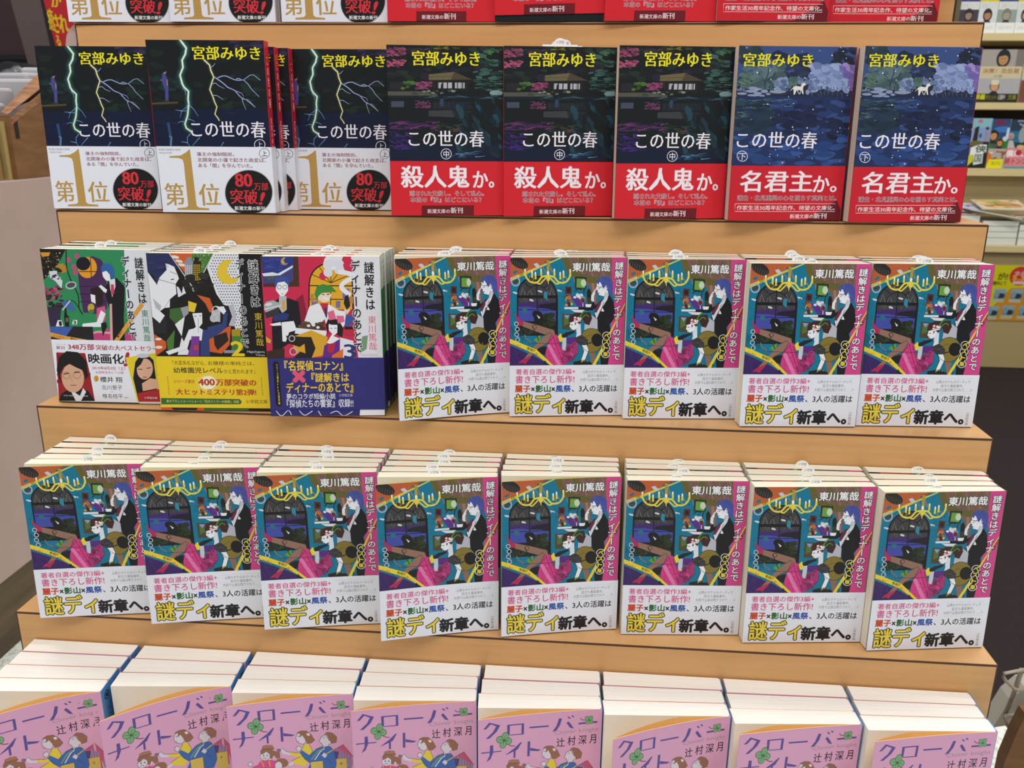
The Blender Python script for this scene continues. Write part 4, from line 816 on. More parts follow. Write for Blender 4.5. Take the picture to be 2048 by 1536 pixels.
    p.poly([(1480, 1060), (1520, 1020), (1560, 1060), (1530, 1100)], sk)
    p.poly([(1320, 1160), (1500, 1140), (1520, 1400), (1340, 1400)], '#d8b858'); p.line([(1340, 1400), (1320, 1160), (1500, 1140), (1510, 1300)], 5, ol); p.poly([(1700, 1110), (1840, 1095), (1860, 1400), (1690, 1400)], '#d8b858'); p.ell(1765, 1175, 22, 22, '#a88a48')
    return p, None, 0, 0

# ------------------------------------------------------------------ the shop: floor, wall, carpet
FZ = -0.543
TERR = noisy('terrazzo', '#c9cfc2', '#eef0e4', 130, (1, 1, 1), 0.35, 2, 0.38, 0.5)
def structure(o): o['kind'] = 'structure'; return o
structure(box('floor', (-4.2, -2.0, FZ - 0.06), (5.2, 5.2, FZ), TERR))
CARPET = noisy('dark_ribbed_carpet', '#282322', '#3a3230', 60, (2, 26, 1), 0.95, 4, 0.3, 0.7, 0.4, 0.1)
structure(box('wall_back', (-4.2, 4.6, FZ), (5.2, 4.7, 2.4), mat('wall_paint', '#b9b0a4', 0.8)))
cp = box('carpet', (1.02, 0.675, FZ + 0.0005), (4.6, 2.99, FZ + 0.008), CARPET)
tag(cp, 'dark brown ribbed carpet on the floor in front of the far bookcase', 'carpet')
tr = box('trim_1', (1.02, 0.655, FZ + 0.0005), (4.6, 0.675, FZ + 0.010), mat('black_carpet_trim', '#17171a', 0.5)); structure(tr)

# ------------------------------------------------------------------ the stepped display stand
DW, DY, DZ = 0.9, 0.0778, 0.1811
STEP = {'A': (0.2334, 0.5432), 'B': (0.1556, 0.3622), 'C': (0.0778, 0.1811), 'D': (0.0, 0.0), 'E': (-0.0778, -0.1811)}
stand = empty('display_stand', (DW / 2, 0.1, FZ))
tag(stand, 'stepped beech laminate display stand carrying five rows of paperbacks', 'display stand')
def part(name, a, b, m, bev=0.0):
    o = box(name, a, b, m, stand, bev); o.location = -stand.location; return o
zs = [0.7243, 0.5432, 0.3622, 0.1811, 0.0, -0.1811]; ys = [0.3112, 0.2334, 0.1556, 0.0778, 0.0, -0.0778]
for i, (z, y) in enumerate(zip(zs, ys)):
    zb = zs[i + 1] if i < 5 else FZ
    yt = ys[i - 1] if i else 0.42
    part('riser', (0.0012, y, zb + (0.0002 if i < 5 else 0)), (DW - 0.0012, y + 0.012, z - 0.0022), WOOD)
    part('tread', (0.0012, y + 0.0002, z - 0.0115), (DW - 0.0012, yt - 0.0002 + (0.012 if i else 0), z), WOOD)
    part('edge_strip', (0.0012, y - 0.0003, z - 0.0022), (DW - 0.0012, y + 0.0004, z - 0.0007), DARKEDGE)
for x in (0.0, DW - 0.0012):
    o = prism('side_panel', [(x, 0.43, FZ)] + [p for z, y in zip(zs, ys) for p in ()] + [(x, ys[5], FZ)] + [q for i in range(5, -1, -1) for q in ((x, ys[i], zs[i] - 0.0008), (x, ys[i - 1] if i else 0.43, zs[i] - 0.0008))], (0.0012, 0, 0), DARKEDGE, stand)
    o.location = -stand.location
part('back_panel', (0.0012, 0.42, FZ), (DW - 0.0012, 0.43, 0.72), WOOD)

# ------------------------------------------------------------------ paperbacks
DES = {}
for nm, fn, H, spine, back, front, pages, inside in (
        ('teal', art_teal, BH, '#3d8a52', '#e8e6dc', '#0a82a6', PAGES, '#e8dc8a'), ('storm', art_storm, SH, '#c42536', '#10161a', '#10161a', PAGES_TAN, '#e8e2d4'),
        ('garden', art_garden, SH, '#c42536', '#141a1c', '#141a1c', PAGES_TAN, '#e8e2d4'), ('snow', art_snow, SH, '#b8222f', '#22325c', '#22325c', PAGES_TAN, '#e8e2d4'),
        ('green', art_green, BH, '#2f8a58', '#e8e6dc', '#2f8a58', PAGES, '#e8e6dc'), ('orange', art_orange, BH, '#2f8a58', '#e8e6dc', '#1e1a1a', PAGES, '#e8e6dc'),
        ('red', art_red, BH, '#2f8a58', '#e8e6dc', '#cc2c50', PAGES, '#e8e6dc'), ('clover', art_clover, KH, '#4f8ccc', '#efb866', '#dfa4c8', PAGES_PALE, '#ffd58a')):
    p, b, T, F = fn()
    DES[nm] = dict(p=p, b=b, T=T / 1000, F=F / 1000, H=H / 1000, spine=lin(spine), back=lin(back), front=lin(front), pages=pages, inside=lin(inside))
W = BW / 1000; CT = 0.00035; GAP = 0.0007

def quad_box(x0, x1, ya0, ya1, yb0, yb1, z0, z1):
    """box whose front runs (x0,ya0)-(x1,ya1) and back (x0,yb0)-(x1,yb1)"""
    v = [(x0, ya0, z0), (x1, ya1, z0), (x1, yb1, z0), (x0, yb0, z0), (x0, ya0, z1), (x1, ya1, z1), (x1, yb1, z1), (x0, yb0, z1)]
    return v, [(0, 1, 5, 4), (1, 2, 6, 5), (2, 3, 7, 6), (3, 0, 4, 7), (4, 5, 6, 7), (3, 2, 1, 0)]

def spine_print(d, nm, ts):
    """small lettering running down the spine"""
    s = Print(ts * 1000, d['H'] * 1000)
    c = ts * 500; w_ = min(5.2, ts * 560)
    if nm in ('storm', 'garden', 'snow'):
        s.vtext('この世の春', c - w_ / 2, 12, c + w_ / 2, 58, '#f4ecec', 0.0); s.vtext('宮部みゆき', c - w_ / 2.6, 66, c + w_ / 2.6, 96, '#f4ecec', 0.0)
    elif nm == 'clover':
        s.ell(c, 9, 4.2, 4.2, '#1a1c26', 0, 20); s.ell(c, 9, 3.2, 3.2, d['spine'], 0, 20); s.ell(c + 0.3, 9.2, 2.0, 2.0, '#1a1c26', 0, 16)
        s.vtext('クローバーナイト', c - w_ / 2, 20, c + w_ / 2, 74, '#1a1c26', 0.0); s.vtext('辻村深月', c - w_ / 2, 86, c + w_ / 2, 116, '#1a1c26', 0.0)
    else:
        s.rect(-1, -1, ts * 1000 + 1, 30, '#e6e8e4'); s.vtext('謎解きはディナーのあとで', c - w_ / 2, 4, c + w_ / 2, 68, '#1f3a2a', 0.0)
    return s

def warp_table(G, p):
    """curl of an opened cover: distance from the hinge -> (distance along the block, gap in front of it)"""
    n = 200; t = [(0.0, 0.0)]; x = 0.0
    for i in range(1, n + 1):
        s = W * i / n; y = G * (s / W) ** p; dy = y - t[-1][1]
        x += math.sqrt(max(1e-12, (W / n) ** 2 - dy * dy)); t.append((x, y))
    return t
def warped(me, tab, back=None):
    n = len(tab) - 1
    for v in me.vertices:
        x, y, z = v.co
        if x < W - 1e-6 and y < CT + 1e-5:
            u = min(max((W - x) / W, 0), 1) * n; i = min(int(u), n - 1); f = u - i
            a = tab[i][0] * (1 - f) + tab[i + 1][0] * f; g = tab[i][1] * (1 - f) + tab[i + 1][1] * f
            da, dg = tab[i + 1][0] - tab[i][0], tab[i + 1][1] - tab[i][1]; L = math.hypot(da, dg)
            v.co = (W - a + y * -dg / L, -g + y * da / L, z)
    me.update()
def sliced(me, n=22):
    """cut a print into upright strips so that it can bend"""
    bm = bmesh.new(); bm.from_mesh(me)
    for i in range(1, n):
        bmesh.ops.bisect_plane(bm, geom=bm.verts[:] + bm.edges[:] + bm.faces[:], plane_co=(W * i / n, 0, 0), plane_no=(1, 0, 0), dist=1e-7)
    bm.to_mesh(me); bm.free(); me.update()

def place_front(H): return lambda x, y, z, y0: (x / 1000, y0 - z / 1000, H - y / 1000)
def place_spine(H): return lambda x, y, z, y0: (y0 + z / 1000, x / 1000, H - y / 1000)

def stack_meshes(nm, ts, tf, curl=None):
    d = DES[nm]; H = d['H']; c = CT
    v, f = quad_box(0.0006, W - 0.0004, c, c, tf - c, ts - c, 0.0004, H - 0.00005)
    pm = bpy.data.meshes.new('page_block'); pm.from_pydata(v, [], f); pm.materials.append(d['pages']); pm.update()
    bm = bmesh.new(); bm.from_mesh(pm)
    bmesh.ops.bevel(bm, geom=[e for e in bm.edges if abs(e.verts[0].co.x - e.verts[1].co.x) < 1e-4 and abs(e.verts[0].co.y - e.verts[1].co.y) < 1e-4 and e.verts[0].co.x > W / 2], offset=0.0012, segments=2, affect='EDGES')
    bm.to_mesh(pm); bm.free()
    base = []
    v, f = quad_box(0, W, 0, 0, c, c, 0, H); base.append((v, f[:3] + f[3:4], d['front'])); 
    base.append((v, [], d['front']))
    v2, f2 = quad_box(W - 0.0002, W + c, 0, 0, ts, ts, 0, H); base.append((v2, f2, d['spine']))
    v3, f3 = quad_box(0, W, tf - c, ts - c, tf, ts, 0, H - 0.0005); base.append((v3, f3, d['back']))
    # front board: printed outside, plain inside
    base[0] = (v, [f[0], f[1], f[3], f[5]], d['front']); base[1] = (v, [f[2], f[4]], d['inside'])
    sp = spine_print(d, nm, ts)
    def build():
        cm = print_mesh('cover', [(d['p'], 0.0, place_front(H)), (sp, W + c + 0.00002, place_spine(H))], base)
        bmn = None
        if d['b']:
            z0, z1 = H - d['F'], H - d['T']; o = 0.0004; k = 0.0001; bc = d['b'].col[0] if d['b'].col else (0.8, 0.8, 0.8)
            q1, g1 = quad_box(0, W, -o, -o, -o + k, -o + k, z0, z1); q2, g2 = quad_box(W + c + 0.00025, W + c + 0.0005, -o, -o, ts, ts, z0, z1); q3, g3 = quad_box(W - 0.0002, W + c + 0.0005, -o, -o, -o + k, -o + k, z0, z1)
            bmn = print_mesh('paper_band', [(d['b'], -o, place_front(H))], [(q1, g1, bc), (q2, g2, bc), (q3, g3, bc)])
        return cm, bmn
    cm, bmn = build()
    out = dict(pages=pm, cover=cm, band=bmn, fcover=cm, fband=bmn, flap=None)
    if curl:
        fc, fb = build(); tab = warp_table(curl[0], curl[1])
        for m in (fc, fb):
            if m:
                if curl[1] > 1.02: sliced(m)
                warped(m, tab)
        out['fcover'], out['fband'] = fc, fb
        bow = curl[2]
        if bow:
            fm = bmesh.new(); n = 24; cols = []
            for i in range(n + 1):
                s = W * i / n; u = min(200, int(200 * i / n)); a, g = tab[u]
                yy = -g + min(0.8 * g, bow * math.sin(math.pi * (i / n) ** 0.9) ** 0.8 if 0 < i < n else 0) + 0.0005
                yy = min(yy, 0.0002); cols.append([fm.verts.new((W - a, yy, 0.004)), fm.verts.new((W - a, yy, H - 0.0001))])
            for q, r in zip(cols, cols[1:]): fm.faces.new((q[0], r[0], r[1], q[1]))
            me = bpy.data.meshes.new('jacket_flap'); bmesh.ops.recalc_face_normals(fm, faces=fm.faces[:]); fm.to_mesh(me); fm.free()
            at_ = me.attributes.new('ink', 'FLOAT_COLOR', 'FACE'); at_.data.foreach_set('color', [*d['inside'], 1.0] * len(me.polygons)); me.materials.append(PRINT)
            for q in me.polygons: q.use_smooth = True
            out['flap'] = me
    return out

def slip_mesh(head):
    out = [(-0.017, -0.03), (0.017, -0.03), (0.017, 0.0004)]
    if head: out += [(0.0062, 0.0004)] + [(0.0062 * math.cos(a), 0.0004 + head * math.sin(a)) for a in [math.pi * k / 12 for k in range(1, 12)]] + [(-0.0062, 0.0004)]
    out += [(-0.017, 0.0004)]
    n = len(out); v = [(x, 0, z) for x, z in out] + [(x, 0.0003, z) for x, z in out]
    f = [tuple(range(n)), tuple(range(2 * n - 1, n - 1, -1))] + [(i, n + i, n + (i + 1) % n, (i + 1) % n) for i in range(n)]
    s = Print(10, 5)
    if head > 0.002: s.text('小学館', 1.2, 5 - head * 1000 * 0.62, 8.8, 5 - 0.5, '#7a7d84')
    elif head: s.text('小学館', 1.6, 3.9, 8.4, 4.9, '#7a7d84')
    me = print_mesh('sales_slip', [(s, 0, lambda x, y, z, y0: (x / 1000 - 0.005, -z / 1000 - 0.00003, 0.0004 + (5 - y) / 1000))], [(v, f, (0.93, 0.93, 0.94))])
    return me
SLIPS = [slip_mesh(h) for h in (0.0055, 0.0045, 0.0036, 0.0026, 0.0012, 0.0058)]

ORD = ['first', 'second', 'third', 'fourth', 'fifth', 'sixth', 'seventh', 'eighth']
LOOK = {'teal': 'teal dinner-scene paperback', 'storm': 'lightning-cover paperback', 'garden': 'dark garden-cover paperback', 'snow': 'snowy-night paperback', 'green': 'green-cover paperback',
        'orange': 'black-and-orange paperback', 'red': 'crimson-cover paperback', 'clover': 'pink clover-cover paperback'}
STEPN = {'A': 'top step', 'B': 'second step', 'C': 'third step', 'D': 'fourth step', 'E': 'lowest step'}
GROUPN = {'A': 'paperbacks on the top step', 'B': 'paperbacks on the second step', 'C': 'paperbacks on the third step', 'D': 'paperbacks on the fourth step', 'E': 'pink paperbacks on the lowest step'}
BANDED = {'teal': 'white band', 'storm': 'white band', 'garden': 'red band', 'snow': 'red band', 'green': 'white band', 'orange': 'yellow band', 'red': 'indigo band', 'clover': 'no band'}
rs = random.Random(11)

def add_stack(row, i, nm, x, n, dyL, dyR, lean=2.0, curl=None, scale=1.0, slips=None, shifts=None, squeeze=1.0, depth=None, band_lift=None):
    y0, z0 = STEP[row]; d = DES[nm]; H = d['H']; a = math.radians(lean)
    yb = (depth if depth else DY) - H * math.sin(a) - 0.0012
    yl0, yr0 = y0 + yb, y0 + yb
    pl, pr = (yb - dyL) / n, (yb - dyR) / n
    tf, ts = pl - GAP, pr - GAP
    M = stack_meshes(nm, ts, tf, curl)
    for k in range(n):                                   # k = 0 stands against the riser
        yl, yr = yl0 - pl * (k + 1) + GAP / 2, yr0 - pr * (k + 1) + GAP / 2
        yaw = math.asin(max(-0.5, min(0.5, (yr - yl) / W)))
        front = k == n - 1; fromfront = n - 1 - k
        xo = 0 if shifts is None else shifts[fromfront] if fromfront < len(shifts) else shifts[-1]
        jx = 0 if front else rs.uniform(-0.0003, 0.0003); jz = 0 if front or row == 'B' else -rs.uniform(0, 0.0007)
        root = empty('paperback', (x + xo + jx, yl + xo * math.tan(yaw), z0 + tf * math.sin(a) + 0.0003), (-a, 0, yaw))
        if front and scale != 1: root.scale = (scale, scale, scale); root.location.y -= 0.0012
        if not front: root.scale = (squeeze, 1, 1 + jz / H)
        where = f"{ORD[i]} stack from the cardboard-box end, {STEPN[row]}"
        if n == 1 or front: lab = f"front {LOOK[nm]} with {BANDED[nm]}, {where}"
        elif k == 0: lab = f"rearmost {LOOK[nm]}, {where}"
        else: lab = f"{ORD[fromfront]} {LOOK[nm]} from the front, {where}"
        tag(root, lab, 'book', GROUPN[row])
        link('page_block', M['pages'], root); link('cover', M['fcover'] if front else M['cover'], root)
        if M['band']:
            bo = link('paper_band', M['fband'] if front else M['band'], root)
            if front and band_lift: bo.location.z = band_lift[0]; bo.rotation_euler.y = band_lift[1]; bo.location.y = -0.0006
        if front and M['flap']: link('jacket_flap', M['flap'], root)
        if slips and (slips == 'all' or not front):
            sl = link('sales_slip', SLIPS[rs.choice((0, 1, 1, 2, 3, 4))] if slips == 'all' else SLIPS[slips], root)
            sl.location = (W * 0.47 + rs.uniform(-0.006, 0.006), (tf + ts) / 4 + 0.002, H - 0.0006)
            if slips == 5: sl.location.z += 0.004

T5 = lambda deg: (W * math.sin(math.radians(deg)), 1.0, 0.0)
def OP(deg, bow=0.0022): return (W * math.sin(math.radians(deg)), 1.25, bow)
# top step: only the feet of the covers show
for i, (nm, x, dl, dr, bl) in enumerate([('storm', -0.0035, -.004, .002, None), ('storm', .1045, -.004, .002, None), ('storm', .2185, .000, .004, None), ('garden', .3275, -.004, .002, None), ('garden', .4345, -.004, .001, (0.0052, -0.022)),
                                       ('garden', .5415, -.006, .002, None), ('snow', .6490, -.004, .004, None), ('snow', .7565, .014, .020, None)]):
    add_stack('A', i, nm, x, 2, dl, dr, 1.0, depth=0.030 if i < 7 else 0.048, band_lift=bl)
# second step
for i, (nm, x, n, dl, dr, kw) in enumerate([
        ('storm', .0005, 5, -.003, .006, {}), ('storm', .1195, 6, -.015, -.008, dict(scale=1.028, lean=0.4, shifts=[0, .0095, .0185, .003, .003, .002])), ('storm', .2285, 3, .030, .034, {}),
        ('garden', .3455, 6, -.0185, -.001, {}), ('garden', .4515, 5, -.007, .011, {'slips': 5}), ('garden', .5560, 6, -.015, .004, {}), ('snow', .6610, 6, -.012, .003, {}), ('snow', .7705, 6, -.010, .006, {})]):
    add_stack('B', i, nm, x, n, dl, dr, **{'lean': 2.2, 'squeeze': 0.975, **kw})
# third step
for i, (nm, x, n, dl, dr, kw) in enumerate([
        ('green', .0185, 4, .0085, .0125, {}), ('orange', .1290, 5, -.0045, .0035, {}), ('red', .2395, 5, -.0085, .002, dict(curl=OP(2, 0))), ('teal', .3570, 4, .008, .0235, dict(curl=OP(13))),
        ('teal', .4630, 4, .0145, .0270, dict(curl=OP(1.5, 0))), ('teal', .5700, 4, .0170, .0280, {}), ('teal', .6765, 4, .0060, .0160, {}), ('teal', .7850, 4, .0200, .0270, {})]):
    add_stack('C', i, nm, x, n, dl, dr, **{'lean': 2.2, 'slips': 'all', 'squeeze': 0.985, **kw})
# fourth step
for i, (nm, x, n, dl, dr, kw) in enumerate([
        ('teal', .0310, 5, -.0030, .0085, dict(curl=OP(4.5))), ('teal', .1385, 5, .0000, .0110, dict(curl=OP(6))), ('teal', .2460, 5, -.0010, .0110, dict(curl=OP(5))), ('teal', .3545, 5, -.0005, .0110, dict(curl=OP(10))),
        ('teal', .4625, 4, .0135, .0225, dict(curl=OP(8))), ('teal', .5735, 4, .0145, .0235, {}), ('teal', .6820, 4, .0110, .0225, {}), ('teal', .7900, 4, .0115, .0245, dict(curl=OP(1.5, 0)))]):
    add_stack('D', i, nm, x, n, dl, dr, **{'lean': 2.2, 'slips': 'all', 'squeeze': 0.985, **kw})
# lowest step
for i, (x, n, dl, dr, G) in enumerate([(.0150, 4, -.0040, .0050, .047), (.1250, 3, .0130, .0225, .047), (.2345, 3, .0140, .0225, .019), (.3425, 3, .0140, .0230, .0145),
                                     (.4505, 3, .0140, .0225, .0155), (.5580, 3, .0150, .0230, .030), (.6660, 3, .0140, .0230, .0135), (.7745, 3, .0160, .0240, .0135)]):
    add_stack('E', i, 'clover', x, n, dl, dr, lean=0.0, curl=(G, 1.35, 0.0075), squeeze=0.985)

# ------------------------------------------------------------------ far bookcase on the right
CREAM = noisy('cream_laminate', (0.62, 0.50, 0.24), (0.67, 0.55, 0.27), 6, (1, 4, 20), 0.4, 3)
KHAKI = mat('khaki_panel', (0.44, 0.335, 0.155), 0.5)
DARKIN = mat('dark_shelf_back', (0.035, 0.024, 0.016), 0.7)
FRONT, BACK = 3.16, 3.42                                            # faces of the upper shelves and their back
bc = empty('bookcase', (2.9, 3.2, FZ))
tag(bc, 'tall cream bookcase with open shelves standing on the dark carpet', 'bookcase')
def bpart(name, a, b, m, bev=0.0):
    o = box(name, a, b, m, bc, bev); o.location = -bc.location; return o
X0, X1 = 1.90, 4.3
bpart('base_cabinet', (X0, 3.0, FZ), (X1, BACK, -0.045), KHAKI)
bpart('ledge', (X0, 2.975, -0.045), (X1, BACK, -0.016), CREAM, 0.003)
bpart('kick_board', (X0, 2.996, FZ), (X1, 2.9995, FZ + 0.012), DARKIN)
bpart('back_panel', (X0, BACK, -0.016), (X1, BACK + 0.02, 1.35), DARKIN)
SHZ = {}
for nm, py0, py1 in (('shelf', 337, 352), ('shelf', 205, 219), ('shelf', 66, 81)):
    z1, z0 = at(2000, py0, FRONT).z, at(2000, py1, FRONT).z
    bpart(nm, (X0, FRONT, z0), (X1, BACK - 0.0005, z1), CREAM); SHZ[py0] = z1
bpart('shelf', (X0, FRONT, SHZ[66] + 0.27), (X1, BACK - 0.0005, SHZ[66] + 0.295), CREAM)
ux = at(1918, 20, FRONT).x
bpart('upright', (ux - 0.012, FRONT + 0.002, SHZ[66] + 0.0005), (ux + 0.006, BACK - 0.001, SHZ[66] + 0.2695), mat('olive_upright', '#5a5436', 0.5))
bpart('upright', (X1, FRONT, -0.0155), (X1 + 0.02, BACK, 1.35), CREAM)
bpart('upright', (X0 - 0.02, FRONT, -0.0155), (X0, BACK, 1.35), CREAM)
bpart('riser_board', (X0, FRONT + 0.06, -0.0155), (X1, FRONT + 0.075, SHZ[337] - 0.028), KHAKI)

def flat_book(name, label, cat, group, x0, x1, z0, z1, y, t, pr, back='#e8e4d8', lean=0.0):
    """a book or box shown face-out: a block with its printed front"""
    w_, h_ = x1 - x0, z1 - z0
    e = empty(name, (x0, y, z0 + 0.0004 + t * math.sin(lean)), (-lean, 0, 0)); tag(e, label, cat, group)
    box('page_block', (0.001, 0.0012, 0.0008), (w_ - 0.001, t - 0.0012, h_ - 0.001), PAGES, e)
    v, f = quad_box(0, w_, 0, 0, 0.001, 0.001, 0, h_); v2, f2 = quad_box(0, w_, t - 0.001, t - 0.001, t, t, 0, h_)
    link('cover', print_mesh('cover', [(pr, 0, place_front(h_))], [(v, f, lin(back)), (v2, f2, lin(back))]), e)
    return e
def px_print(x0, x1, z0, z1, y, q):
    """print whose drawing frame q = (px left, py top, px right, py bottom) covers the sheet"""
    w_, h_ = (x1 - x0) * 1000, (z1 - z0) * 1000
    return Print(w_, h_, [(q[0], q[1]), (q[2], q[1]), (q[0], q[3]), (q[2], q[3])])

def face(p, cx, cy, r, hair, skin='#c99a78', long_=False, cap=None):
    p.ell(cx, cy + r * 0.1, r * 1.25, r * (1.7 if long_ else 1.35), hair, 0, 18)
    p.ell(cx, cy + r * 0.2, r * 0.85, r * 1.12, skin, 0, 18)
    p.poly([(cx - r * 0.9, cy - r * 0.2), (cx - r * 0.5, cy - r), (cx + r * 0.6, cy - r), (cx + r * 0.9, cy - r * 0.1), (cx + r * 0.3, cy - r * 0.5), (cx - r * 0.3, cy - r * 0.35)], hair)
    p.line([(cx - r * 0.45, cy + r * 0.15), (cx - r * 0.15, cy + r * 0.15)], r * 0.12, '#3a2a24'); p.line([(cx + r * 0.15, cy + r * 0.15), (cx + r * 0.45, cy + r * 0.15)], r * 0.12, '#3a2a24'); p.line([(cx - r * 0.2, cy + r * 0.8), (cx + r * 0.25, cy + r * 0.8)], r * 0.12, '#9a5a4a')
    if cap: p.poly([(cx - r, cy - r * 0.3), (cx - r * 0.8, cy - r * 1.5), (cx + r * 0.8, cy - r * 1.5), (cx + r, cy - r * 0.3)], cap)
    p.poly([(cx - r * 1.3, cy + r * 2.2), (cx - r * 0.5, cy + r * 1.35), (cx + r * 0.5, cy + r * 1.35), (cx + r * 1.3, cy + r * 2.2)], '#2a2826')

# top shelf: a row of small boxed books with portraits
yb = FRONT + 0.012
a = at(1920.5, 20, yb).x; pitch = (at(2029, 20, yb).x - at(1953, 20, yb).x) / 2
zt = SHZ[66]
cols = [('purple', '#3c2f78', '#453c4a'), ('yellow', '#d2c222', '#cfd6d6'), ('navy', '#34406e', '#8f9f92'), ('yellow', '#d2c222', '#c9d0d0'), ('purple', '#3c2f78', '#453c4a'), ('yellow', '#d2c222', '#cfd6d6')]
skins = ['#9a8068', '#b5805e', '#a89a86', '#b8906c', '#9a8068', '#b5805e']
for k, (cn, c1, c2) in enumerate(cols):
    x0, x1 = a + pitch * k + 0.0006, a + pitch * (k + 1) - 0.0006; h = 0.262
    p = px_print(x0, x1, 0, h, yb, (0, -60, 35, 66)); c3 = '#3a4048' if k % 2 == 0 else '#d8e0e0'
    p.rect(-1, -60, 36, 10, c1); p.poly([(4, -20), (20, -60), (26, -60), (12, 10)], '#6a62a8' if cn != 'yellow' else '#e6dc66'); p.rect(-1, 10, 36, 24, '#d3d6cf'); p.text('文庫フェア', 4, 13, 31, 21, '#b8b8b0')
    p.rect(-1, 24, 36, 47, c2); face(p, 17, 33, 7, '#2e2926' if k != 2 else '#7a7a6c', skins[k], True); p.rect(-1, 47, 36, 66, '#e6e8e2')
    p.text('話題の新刊', 5, 53, 30, 60, '#c8c4b8')
    flat_book('boxed_book', f"{cn}-topped portrait book, {ORD[k]} from the olive upright, bookcase's top shelf", 'book', "boxed books on the bookcase's top shelf", x0, x1, zt, zt + h, yb, 0.02, p)
# middle shelf
yb = FRONT + 0.015; zt = SHZ[205]
x0, x1 = at(1953, 150, yb).x, at(2042.5, 150, yb).x; h = at(2000, 99, yb).z - zt
p = px_print(x0, x1, 0, h, yb, (1957, 99, 2045, 206)); p.rect(1950, 90, 2050, 210, '#9a948a')
p.rect(1950, 99, 2050, 133, '#a49d92'); p.rect(2030, 90, 2050, 190, '#7c746c'); face(p, 2005, 116, 11, '#22282a', '#b98a5a', True); p.rect(1950, 133, 2050, 157, '#cbbf98'); p.text('決算！忠臣蔵', 1968, 137, 2040, 147, '#a8754a', 0.02); p.text('文庫', 1990, 150, 2008, 155, '#6e6850')
p.rect(1950, 157, 2050, 188, '#aeaaac'); face(p, 1996, 172, 8, '#6a6050', '#d4a06c', False, '#d8cfb4'); p.rect(1950, 188, 2050, 208, '#2b2620'); p.text('映画', 1961, 189, 1980, 200, '#d6cf22', 0.03); p.text('大ヒット', 1982, 190, 2003, 200, '#8a8620', 0.02); p.text('公開中', 2006, 190, 2020, 200, '#b8bcb8', 0.02); p.text('文庫', 2026, 190, 2042, 200, '#8a8a24', 0.02)
flat_book('novel', "grey novel with two portraits standing alone on the bookcase's middle shelf", 'book', None, x0, x1, zt, zt + h, yb, 0.022, p)
p = px_print(0, .1, 0, .19, yb, (0, 0, 60, 110)); p.rect(-1, -1, 61, 111, '#c4bba6'); p.rect(-1, 60, 61, 111, '#7a4a3a')
flat_book('novel', "beige and brown novel beside the grey portrait novel, middle shelf", 'book', None, x1 + 0.004, x1 + 0.13, zt, zt + 0.19, yb, 0.022, p)
# lower shelf: comics standing face-out
yb = FRONT + 0.012; zt = SHZ[337]
def comic(l, r, top, label, draw, q=None):
    x0, x1 = at(l, 290, yb).x + 0.0006, at(r, 290, yb).x - 0.0006; h = at(2000, top, yb).z - zt
    p = px_print(x0, x1, 0, h, yb, (l, top, r, 338)); draw(p)
    flat_book('comic_book', label, 'book', "comics on the bookcase's lower shelf", x0, x1, zt, zt + h, yb, 0.015, p)
def c1(p):
    p.rect(1930, 230, 1990, 340, '#86b6c2'); p.rect(1930, 256, 1990, 290, '#7f9fc8'); p.poly([(1945, 256), (1953, 252), (1953, 340), (1940, 340)], '#2a2220'); p.ell(1954, 243, 5, 4, '#b8707c'); p.poly([(1967, 258), (1972, 256), (1974, 285), (1966, 285)], '#9c8a9c'); p.ell(1958, 272, 3, 5, '#4a566a'); p.ell(1970, 257, 4, 3, '#3a3434')
    p.rect(1930, 284, 1992, 340, '#1f231e'); p.ell(1952, 288, 14, 6, '#6a6434'); p.poly([(1942, 296), (1960, 290), (1974, 290), (1975, 306), (1942, 312)], '#e6ece6'); p.text('侠', 1952, 292, 1974, 306, '#4a5450', 0.03); p.poly([(1950, 309), (1969, 306), (1970, 328), (1952, 332)], '#dde4de'); p.text('国', 1953, 310, 1967, 326, '#5a6460', 0.02); p.poly([(1940, 312), (1950, 311), (1950, 325), (1940, 334)], '#c8d01c')
def c2(p):
    p.rect(1975, 230, 2030, 340, '#2a4a78'); p.ell(1994, 246, 12, 6, '#6e2a4a'); p.ell(2003, 259, 20, 6, '#3a78b4'); p.poly([(2010, 256), (2020, 256), (2018, 285), (2008, 285)], '#c9d6ea'); p.rect(1975, 278, 2030, 300, '#2f7a2c'); p.ell(2008, 278, 5, 5, '#c9d4d6')
    p.poly([(1980, 290), (1984, 272), (1996, 272), (2006, 296), (1990, 300)], '#4a5650'); face(p, 1984, 270, 8, '#221e1a', '#c8905a'); face(p, 1999, 285, 6, '#3a2a20', '#cf8e54'); p.rect(1970, 298, 2030, 340, '#b5a898'); blobs(p, 14, 1978, 300, 2020, 322, 3, 6, ['#8a5a44', '#d8d0c8', '#a04034', '#e8e0e0', '#5a4a5a'], 301); p.poly([(1970, 304), (1986, 310), (1990, 340), (1968, 340)], '#d8742a')
    p.poly([(1982, 320), (2011, 319), (2010, 340), (1976, 340)], '#e6de18'); p.text('新刊', 1988, 324, 2006, 332, '#b8ac1c', 0.02)
